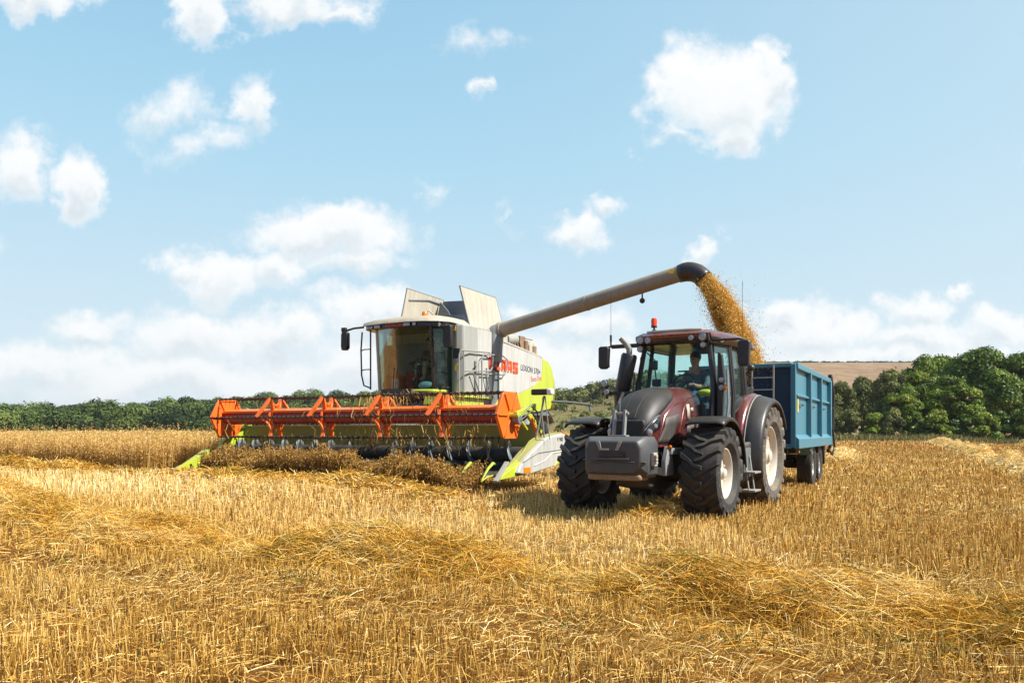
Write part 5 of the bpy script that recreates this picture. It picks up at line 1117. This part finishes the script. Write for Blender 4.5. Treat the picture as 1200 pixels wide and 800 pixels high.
# ------------------------------------------------------------------ hills
def hill(name, x0, x1, y0, y1, nx, ny, f, mat):
    X, Y = np.meshgrid(np.linspace(x0, x1, nx), np.linspace(y0, y1, ny), indexing='ij'); Z = f(X, Y)
    idx = np.arange(nx*ny).reshape(nx, ny); Q = np.stack([idx[:-1, :-1], idx[1:, :-1], idx[1:, 1:], idx[:-1, 1:]], -1).reshape(-1, 4)
    o = npmesh(name, np.stack([X.ravel(), Y.ravel(), Z.ravel()], 1), Q, mat); o['kind'] = 'structure'; o.data.polygons.foreach_set('use_smooth', [True]*len(Q)); return o
def hillmat(name, a, b_, s, s2):
    m, nt, b = newmat(name); n1 = noise(nt, s, 6, .65); n2 = noise(nt, s2, 5, .7); c = ramp(nt, n1, [(.35, a), (.65, b_)]); c = mixc(nt, 1, c, ramp(nt, n2, [(.3, (.7, .7, .7)), (.7, (1.2, 1.2, 1.2))]), 'MULTIPLY')
    nt.links.new(c, b.inputs['Base Color']); b.inputs['Roughness'].default_value = 1; b.inputs['Specular IOR Level'].default_value = .05; return m
h_wood = lambda X, Y: -1.2 + np.clip((Y-192)/185, 0, 1.15)**.85*(7.0+7.2*sstep(-190, -85, X))*(1-.5*sstep(20, 90, X)) + 1.5*fbm(X*.02, Y*.02)
h_scrub = lambda X, Y: -1.0 + sstep(95, 245, Y)*(10.0+6.0*sstep(15, 45, X))*sstep(-25, 18, X)*(1-sstep(42, 78, X)) + .8*fbm(X*.06, Y*.06)
h_far = lambda X, Y: -2.0 + 54*sstep(330, 610, Y)*sstep(40, 190, X)*(1+.0*X) + 1.0*fbm(X*.01, Y*.01)
hill('wooded_hill', -420, 90, 185, 480, 60, 40, h_wood, hillmat('wood_floor', (.03, .05, .012), (.06, .08, .02), .1, .8))
hill('scrub_hill', -30, 170, 92, 300, 60, 60, h_scrub, hillmat('dry_scrub_grass', (.12, .105, .045), (.22, .18, .08), .09, 1.1))
hill('ploughed_hill', 30, 560, 320, 760, 60, 50, h_far, hillmat('pale_tilled_soil', (.22, .145, .085), (.28, .19, .115), .012, .12))

# ------------------------------------------------------------------ trees
def leafcloud(lobes, n, size, rs, fill=.35, rn=.45):
    """lobes: (m,7) x,y,z,rx,ry,rz,tone -> leaf faces spread through the lobes' shells"""
    L = np.array(lobes); wgt = (L[:, 3]*L[:, 4]+L[:, 3]*L[:, 5]); wgt = wgt/wgt.sum(); i = rs.choice(len(L), n, p=wgt)
    d = rs.randn(n, 3); d /= np.linalg.norm(d, axis=1, keepdims=True); d[:, 2] = np.where(d[:, 2] < -.35, -d[:, 2], d[:, 2])
    rr = 1-fill*rs.rand(n)**1.6; rr = rr*(1+.16*rs.randn(n)*.7)
    c = L[i, :3]+d*L[i, 3:6]*rr[:, None]
    nrm = d+rs.randn(n, 3)*rn; nrm /= np.linalg.norm(nrm, axis=1, keepdims=True); u = np.cross(nrm, rs.randn(n, 3)); u /= np.linalg.norm(u, axis=1, keepdims=True); v = np.cross(nrm, u)
    s = size*(.55+.9*rs.rand(n)); u = u*s[:, None]/2; v = v*(s*.62)[:, None]/2
    V = np.stack([c-u, c-v, c+u, c+v], 1).reshape(-1, 3); Q = np.arange(n*4).reshape(n, 4)
    tone = np.clip(L[i, 6]+.16*rs.randn(n), 0, 1); return V, Q, np.repeat(tone, 4)
M['leaf_dark'] = attrmat('dark_leaves', [(0, (.012, .034, .004)), (.5, (.085, .15, .012)), (1, (.29, .37, .04))], .5, .22)
M['leaf_mid'] = attrmat('green_leaves', [(0, (.024, .052, .005)), (.5, (.14, .21, .016)), (1, (.35, .40, .045))], .5, .25)
M['leaf_olive'] = attrmat('olive_leaves', [(0, (.035, .045, .014)), (.5, (.13, .145, .035)), (1, (.27, .27, .08))], .7, .2)
M['leaf_wood'] = attrmat('woodland_leaves', [(0, (.012, .027, .007)), (.5, (.055, .088, .017)), (1, (.15, .19, .04))], .9, .0)
M['bark'] = flat('bark', (.10, .075, .05), .9, 0, .4, 6)
def tree_data(seed, H, W, mat, n, size, base=.12, lob=26):
    rs = np.random.RandomState(seed); lobes = []
    for k in range(lob):
        t = rs.rand()**.7; z = H*(base+.05+ (1-base-.16)*t); prof = math.sin(math.pi*min(1, .28+.70*t))**.55 if t > .1 else .8
        a = rs.rand()*6.28; q = math.sqrt(rs.rand())*W/2*.78*prof; r = W*(.07+.12*rs.rand()); lobes.append((q*math.cos(a), q*math.sin(a), z, r, r, r*(.65+.3*rs.rand()), .5+.22*rs.randn()))
    V, Q, rn = leafcloud(lobes, n, size, rs)
    return lobes, V, Q, rn
def make_tree(name, seed, H, W, mat, n, size, base=.12, lob=26):
    lobes, V, Q, rn = tree_data(seed, H, W, mat, n, size, base, lob); root = empty(name, (0, 0, 0))
    npmesh('crown', V, Q, mat, rn, root)
    t = MB(); t.tube([(0, 0, -.3), (.03*W, 0, H*.2), (0, .04*W, H*.45), (.02*W, 0, H*.75)], [H*.035, H*.028, H*.02, H*.006], 8)
    for l in lobes[:9]: t.tube([(0, 0, H*.18), (l[0]*.5, l[1]*.5, H*.18+(l[2]-H*.18)*.6), (l[0], l[1], l[2])], [H*.012, H*.009, H*.004], 5)
    t.build('trunk', M['bark'], root); return root
def copy_tree(src, name=None):
    r = src.copy(); C.objects.link(r)
    for ch in src.children: c = ch.copy(); C.objects.link(c); c.parent = r
    return r
protos = {}
def place(kind, px, topy, wpx, Y, rot, label, cat, group):
    """px/topy/width were measured on the photograph, turned into metres at distance Y"""
    H_, W_, = PR[kind][2:4]; X = (px-600)/941*Y; g0 = float(gz(X, Y)); H = 1.42+(505-topy)*Y/941-g0; W = wpx*Y/941
    if kind not in protos: protos[kind] = make_tree(*PR[kind]); o = protos[kind]
    else: o = copy_tree(protos[kind])
    o.location = (X, Y, g0-.1); o.rotation_euler = (0, 0, rot); o.scale = (W/W_, W/W_, (H+.1)/H_); tag(o, label, cat, group)
    return o
PR = {'a': ('tree', 101, 10, 9, M['leaf_dark'], 21000, .34, .10, 64), 'b': ('tree', 102, 10, 8, M['leaf_mid'], 19000, .33, .08, 60), 'c': ('tree', 103, 8, 8, M['leaf_olive'], 17000, .32, .05, 54),
      'd': ('bush', 104, 3, 4, M['leaf_mid'], 5200, .26, .02, 20), 'e': ('bush', 105, 3, 4, M['leaf_olive'], 5200, .26, .02, 20), 'f': ('bush', 106, 3, 4, M['leaf_dark'], 5200, .26, .02, 20)}
G1, G2 = 'trees beyond the field on the right', 'bushes along the foot of the hedge'
for a in [('a', 1146, 405, 92, 104, .3, 'tallest dark green tree in the hedge on the right', 'tree', G1),
          ('b', 1078, 414, 66, 100, 1.9, 'bright green round tree left of the tallest dark one', 'tree', G1),
          ('a', 1108, 414, 62, 110, 2.6, 'dark tree between the bright round tree and the tallest one', 'tree', G1),
          ('b', 1118, 438, 74, 95, 4.0, 'mid green tree leaning out in front of the dark trees', 'tree', G1),
          ('a', 1196, 412, 84, 102, 5.1, 'dark tree cut off by the right edge of the photo', 'tree', G1),
          ('c', 1044, 432, 66, 97, .9, 'olive green tree with a rounded shaded crown, mid hedge', 'tree', G1),
          ('b', 1058, 448, 56, 93, 2.2, 'low bright tree in front of the olive one', 'tree', G1),
          ('c', 1012, 440, 52, 106, 3.0, 'greyish olive tree against the pale ploughed hill', 'tree', G1),
          ('c', 985, 446, 46, 104, 4.4, 'dusty olive tree nearest the back of the blue trailer', 'tree', G1),
          ('c', 1244, 410, 90, 104, 1.2, 'dark tree beyond the right edge, mostly out of frame', 'tree', G1),
          ('a', 1170, 430, 66, 97, 3.3, 'dense tree below and right of the tallest one', 'tree', G1),
          ('e', 968, 474, 44, 97, .4, 'dusty bush partly hidden by the blue trailer', 'bush', G2),
          ('e', 996, 480, 44, 94, 1.4, 'pale olive bush, second from the trailer', 'bush', G2),
          ('d', 1024, 484, 42, 92, 2.4, 'bright low bush below the olive tree', 'bush', G2),
          ('e', 1046, 478, 38, 91, 3.4, 'rounded grey green bush at the foot of the low bright tree', 'bush', G2),
          ('f', 1072, 482, 44, 92, 4.4, 'dark bush under the bright round tree', 'bush', G2),
          ('d', 1100, 480, 42, 90, 5.4, 'leafy green bush at the middle of the hedge foot', 'bush', G2),
          ('f', 1126, 486, 42, 92, .9, 'low dark bush below the leaning tree', 'bush', G2),
          ('d', 1152, 484, 44, 90, 1.9, 'green bush under the tallest dark tree', 'bush', G2),
          ('f', 1178, 482, 42, 92, 2.9, 'dark bush second from the right edge', 'bush', G2),
          ('d', 1206, 474, 50, 90, 3.9, 'larger bush at the right edge of the hedge foot', 'bush', G2),
          ('f', 940, 470, 50, 100, 2.0, 'bush showing behind the blue trailer', 'bush', G2)]: place(*a)
# rough grass at the foot of the hedge
rs = np.random.RandomState(66); n = 16000; px_ = rs.uniform(940, 1260, n); y = rs.uniform(84, 92, n); x = (px_-600)/941*y
a = np.stack([x, y, gz(x, y)], 1); h = .12+.9*rs.rand(n)**3*(.2+fbm(x*.3, y*.3)); e = a+np.stack([rs.randn(n)*.12, rs.randn(n)*.12, h], 1)
V, Q = ribbons(np.stack([a, e], 1), np.stack([np.full(n, .09), np.full(n, .03)], 1), 4)
M['rough'] = attrmat('rough_grass', [(0, (.06, .08, .02)), (.6, (.22, .2, .07)), (1, (.42, .34, .14))], .8, .2)
tag(npmesh('rough_grass', V, Q, M['rough'], np.repeat(rs.rand(n), 4)), 'rough grass between the field and the hedge', 'grass', kind='stuff')
# far woodland on the left and along the middle skyline: one mass
rs = np.random.RandomState(21); parts = []
def crowd(n, fx, fy, fz, Hr, lf, size, wide=1.0):
    for it in range(n):
        X = fx(rs, it/n); Y = fy(rs); Z = fz(X, Y); H = rs.uniform(*Hr); W = H*rs.uniform(1.0, 1.6)*wide; tone = .45+.26*rs.randn()
        lobes = []
        for k in range(6):
            a_ = rs.rand()*6.28; q = W*.24*math.sqrt(rs.rand()); z = H*(.18+.46*rs.rand()); r = W*(.25+.12*rs.rand()); lobes.append((X+q*math.cos(a_), Y+q*math.sin(a_), Z+z, r, r, min(r*.95, H*.42), tone+.07*rs.randn()))
        parts.append(leafcloud(lobes, lf, size, rs, .12, .28))
fz0 = lambda X, Y: float(max(h_wood(X, Y), gz(X, Y)))
crowd(46, lambda r, t: -165+210*t+r.uniform(-3, 3), lambda r: r.uniform(194, 210), fz0, (4.2, 7.6), 1900, .62)
for (ya, yb, num) in ((210, 235, 52), (235, 262, 56), (262, 292, 60), (292, 325, 64), (325, 360, 68), (360, 395, 74)):
    crowd(num, lambda r, t: (-290+350*t+r.uniform(-4, 4))*(ya/330), lambda r: r.uniform(ya, yb), fz0, (4.4, 7.4), 1200, .75)
fz1 = lambda X, Y: float(h_scrub(X, Y))
V, Q, r = cat(parts); tag(npmesh('woodland', V, Q, M['leaf_wood'], r), 'far green wood covering the low hill on the left', 'woodland', kind='stuff')
parts = []
crowd(75, lambda r, t: 2+53*t, lambda r: r.uniform(232, 262), fz1, (3.6, 5.8), 420, .8)
V, Q, r = cat(parts); tag(npmesh('hilltop_trees', V, Q, M['leaf_olive'], r), 'line of dusty trees along the top of the scrub hill', 'woodland', kind='stuff')
parts = []
crowd(240, lambda r, t: r.uniform(0, 70), lambda r: r.uniform(125, 225), fz1, (.8, 2.2), 90, .45)
V, Q, r = cat(parts); tag(npmesh('scrub', V, Q, M['leaf_olive'], r), 'low scrub dotted over the dry hillside behind the combine', 'scrub', kind='stuff')
parts = []
crowd(150, lambda r, t: 150+270*t, lambda r: r.uniform(606, 616), lambda X, Y: float(h_far(X, Y)), (1.4, 2.2), 60, 1.2, 2.2)
V, Q, r = cat(parts); tag(npmesh('far_hedge', V, Q, M['leaf_wood'], r), 'thin dark hedge along the top of the pale ploughed hill', 'hedge', kind='stuff')

# ------------------------------------------------------------------ sky, sun, clouds
w = bpy.data.worlds.new('World'); sc.world = w; w.use_nodes = True; nt = w.node_tree
SUN_EL = R(46); SUN_AZ = math.atan2(.92, -.38)    # clockwise from +Y
bg = nt.nodes['Background']; bg.inputs['Strength'].default_value = .091
sky = nt.nodes.new('ShaderNodeTexSky'); sky.sky_type = 'NISHITA'; sky.sun_disc = False; sky.sun_elevation = SUN_EL; sky.sun_rotation = SUN_AZ
sky.air_density = 1.0; sky.dust_density = 1.2; sky.ozone_density = 1.6; sky.altitude = 50
def mth(op, a, b=None, c=None, clamp=False):
    n = nt.nodes.new('ShaderNodeMath'); n.operation = op; n.use_clamp = clamp
    for i, v in enumerate((a, b, c)):
        if v is None: continue
        if hasattr(v, 'is_output'): nt.links.new(v, n.inputs[i])
        else: n.inputs[i].default_value = v
    return n.outputs[0]
def vm(op, a, b):
    n = nt.nodes.new('ShaderNodeVectorMath'); n.operation = op
    for i, v in enumerate((a, b)):
        if v is None: continue
        if hasattr(v, 'is_output'): nt.links.new(v, n.inputs[i])
        else: n.inputs[i].default_value = v
    return n.outputs['Value'] if op == 'LENGTH' else n.outputs[0]
tc = nt.nodes.new('ShaderNodeTexCoord'); sp = nt.nodes.new('ShaderNodeSeparateXYZ'); nt.links.new(tc.outputs['Generated'], sp.inputs[0])
ay = mth('MAXIMUM', mth('ABSOLUTE', sp.outputs[1]), .02); U = mth('DIVIDE', sp.outputs[0], ay); Vv = mth('DIVIDE', sp.outputs[2], ay)
cb = nt.nodes.new('ShaderNodeCombineXYZ'); nt.links.new(U, cb.inputs[0]); nt.links.new(Vv, cb.inputs[1]); uv = cb.outputs[0]
nz = nt.nodes.new('ShaderNodeTexNoise'); nz.inputs['Scale'].default_value = 9; nz.inputs['Detail'].default_value = 7; nz.inputs['Roughness'].default_value = .64; nt.links.new(uv, nz.inputs['Vector'])
wob = vm('MULTIPLY', vm('SUBTRACT', nz.outputs['Color'], (.5, .5, .5)), (.19, .13, 0)); uvw = vm('ADD', uv, wob)
nz2 = nt.nodes.new('ShaderNodeTexNoise'); nz2.inputs['Scale'].default_value = 16; nz2.inputs['Detail'].default_value = 8; nz2.inputs['Roughness'].default_value = .66; nt.links.new(uv, nz2.inputs['Vector'])
CL = [(40, 2, 75, 20, 1), (235, 18, 42, 34, 1.1), (330, 4, 110, 24, .8), (400, 12, 45, 20, .7), (205, 125, 50, 40, .55), (295, 125, 26, 46, .7), (232, 172, 62, 26, .6),
      (18, 190, 42, 52, .9), (88, 207, 38, 38, 1), (390, 265, 100, 34, 1.15), (425, 298, 55, 26, .8), (265, 318, 78, 34, 1.05), (205, 312, 36, 22, .8), (335, 318, 45, 34, .9),
      (235, 385, 90, 34, 1), (330, 395, 85, 32, .9), (110, 385, 85, 20, .7), (60, 425, 140, 36, .8), (220, 440, 260, 40, .9), (435, 370, 62, 34, 1.05), (450, 425, 130, 42, .95),
      (550, 50, 46, 24, .5), (570, 108, 16, 12, .5), (515, 220, 24, 18, .5), (590, 262, 14, 20, .45), (675, 268, 46, 26, .85), (712, 237, 34, 16, .65), (828, 290, 25, 18, .8),
      (845, 100, 78, 58, 1.25), (905, 78, 36, 36, .9), (845, 150, 45, 30, .9), (790, 160, 25, 18, .5), (690, 385, 60, 30, .75), (640, 430, 120, 40, .9), (615, 365, 36, 18, .7),
      (918, 374, 50, 28, 1.05), (965, 398, 90, 30, .9), (1065, 362, 42, 26, .9), (1080, 398, 100, 24, .85), (1125, 338, 30, 14, .9), (1175, 385, 55, 26, .9), (1060, 425, 260, 22, .8), (780, 430, 150, 30, .8), (-120, 300, 90, 60, 1), (1330, 200, 110, 60, 1), (1420, 380, 160, 40, .9), (-260, 400, 160, 50, .9)]
acc = None; low = None
for px, py, rx, ry, s in CL:
    ce = ((px-600)/941, (505-py)/941, 0); q = vm('MULTIPLY', vm('SUBTRACT', uvw, ce), (941/(rx*1.35), 941/(ry*1.35), 0))
    d = mth('MULTIPLY', mth('SUBTRACT', 1.0, vm('LENGTH', q, None), clamp=True), s); acc = d if acc is None else mth('MAXIMUM', acc, d)
    q2 = vm('MULTIPLY', vm('SUBTRACT', uvw, (ce[0]-rx*.10/941, ce[1]-ry*.55/941, 0)), (941/(rx*1.1), 941/(ry*.95), 0)); d2 = mth('SUBTRACT', 1.0, vm('LENGTH', q2, None), clamp=True); low = d2 if low is None else mth('MAXIMUM', low, d2)
# clouds broken up by noise, faded out behind the camera to cut fill
dn = mth('ADD', acc, mth('MULTIPLY', mth('SUBTRACT', nz2.outputs['Fac'], .5), 1.05))
mr = nt.nodes.new('ShaderNodeMapRange'); mr.interpolation_type = 'SMOOTHSTEP'; nt.links.new(dn, mr.inputs[0]); mr.inputs[1].default_value = .08; mr.inputs[2].default_value = .66
up = mth('GREATER_THAN', acc, .001); dens = mth('MULTIPLY', mr.outputs[0], up); fr_ = nt.nodes.new('ShaderNodeMapRange'); nt.links.new(sp.outputs[1], fr_.inputs[0]); fr_.inputs[1].default_value = -.05; fr_.inputs[2].default_value = .2; dens = mth('MULTIPLY', mth('MULTIPLY', dens, .95), fr_.outputs[0])
shade = mth('MULTIPLY', low, mth('ADD', nz2.outputs['Fac'], .15), clamp=True)
cc = ramp(nt, shade, [(0, (6.9, 6.9, 6.9)), (.3, (6.5, 6.65, 6.7)), (.7, (4.9, 5.4, 5.75))])
# thin bright summer haze over the blue; unseen zenith darkened to weaken fill
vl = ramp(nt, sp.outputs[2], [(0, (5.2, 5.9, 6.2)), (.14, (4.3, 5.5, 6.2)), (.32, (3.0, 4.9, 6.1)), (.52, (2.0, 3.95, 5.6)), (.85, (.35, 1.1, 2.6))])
dp = nt.nodes.new('ShaderNodeVectorMath'); dp.operation = 'DOT_PRODUCT'; nt.links.new(tc.outputs['Generated'], dp.inputs[0]); dp.inputs[1].default_value = (math.sin(SUN_AZ)*math.cos(SUN_EL), math.cos(SUN_AZ)*math.cos(SUN_EL), math.sin(SUN_EL))
au = nt.nodes.new('ShaderNodeMapRange'); au.interpolation_type = 'SMOOTHSTEP'; nt.links.new(dp.outputs['Value'], au.inputs[0]); au.inputs[1].default_value = -.15; au.inputs[2].default_value = .95; au.inputs[4].default_value = .75
vl = mixc(nt, au.outputs[0], vl, (5.2, 6.0, 6.3))
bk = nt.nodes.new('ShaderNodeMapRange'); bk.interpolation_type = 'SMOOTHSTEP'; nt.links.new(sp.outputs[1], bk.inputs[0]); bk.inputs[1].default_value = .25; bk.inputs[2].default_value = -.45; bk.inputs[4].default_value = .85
vl = mixc(nt, bk.outputs[0], vl, (.9, 2.0, 3.7))       # unseen sky behind the camera darkened on purpose to weaken fill light
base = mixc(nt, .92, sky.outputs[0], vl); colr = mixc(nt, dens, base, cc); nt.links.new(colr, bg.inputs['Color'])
sd = bpy.data.lights.new('sun', 'SUN'); sd.energy = 5; sd.angle = R(.55); sd.color = (1, .95, .86)
so = bpy.data.objects.new('sun', sd); C.objects.link(so)
dv = Vector((math.sin(SUN_AZ)*math.cos(SUN_EL), math.cos(SUN_AZ)*math.cos(SUN_EL), math.sin(SUN_EL))); so.rotation_euler = dv.to_track_quat('Z', 'Y').to_euler()
cam = bpy.data.cameras.new('camera'); cam.sensor_width = 36; cam.lens = 36*941/1200; cam.shift_y = 105/1200; cam.clip_end = 6000; cam.clip_start = .1
co = bpy.data.objects.new('camera', cam); C.objects.link(co); co.location = (0, 0, 1.42); co.rotation_euler = (R(90), 0, 0); sc.camera = co
sc.view_settings.view_transform = 'Standard'; sc.view_settings.look = 'None'; sc.view_settings.gamma = 1; sc.view_settings.exposure = .72; sc.view_settings.use_curve_mapping = False
sc.cycles.transparent_max_bounces = 16

# summer air: even haze filling one closed box round the whole scene
m = bpy.data.materials.new('summer_haze'); m.use_nodes = True; nt = m.node_tree; nt.nodes.remove(nt.nodes['Principled BSDF'])
pv = nt.nodes.new('ShaderNodeVolumePrincipled'); pv.inputs['Density'].default_value = .00013; pv.inputs['Color'].default_value = (.86, .92, 1, 1); pv.inputs['Anisotropy'].default_value = .2
nt.links.new(pv.outputs[0], nt.nodes['Material Output'].inputs['Volume'])
hz = MB().box((0, 200, 32), (2*2700, 2*2750, 80)).build('haze', m, None, smooth=False); hz['kind'] = 'stuff'; hz['label'] = 'thin summer haze over the whole valley'
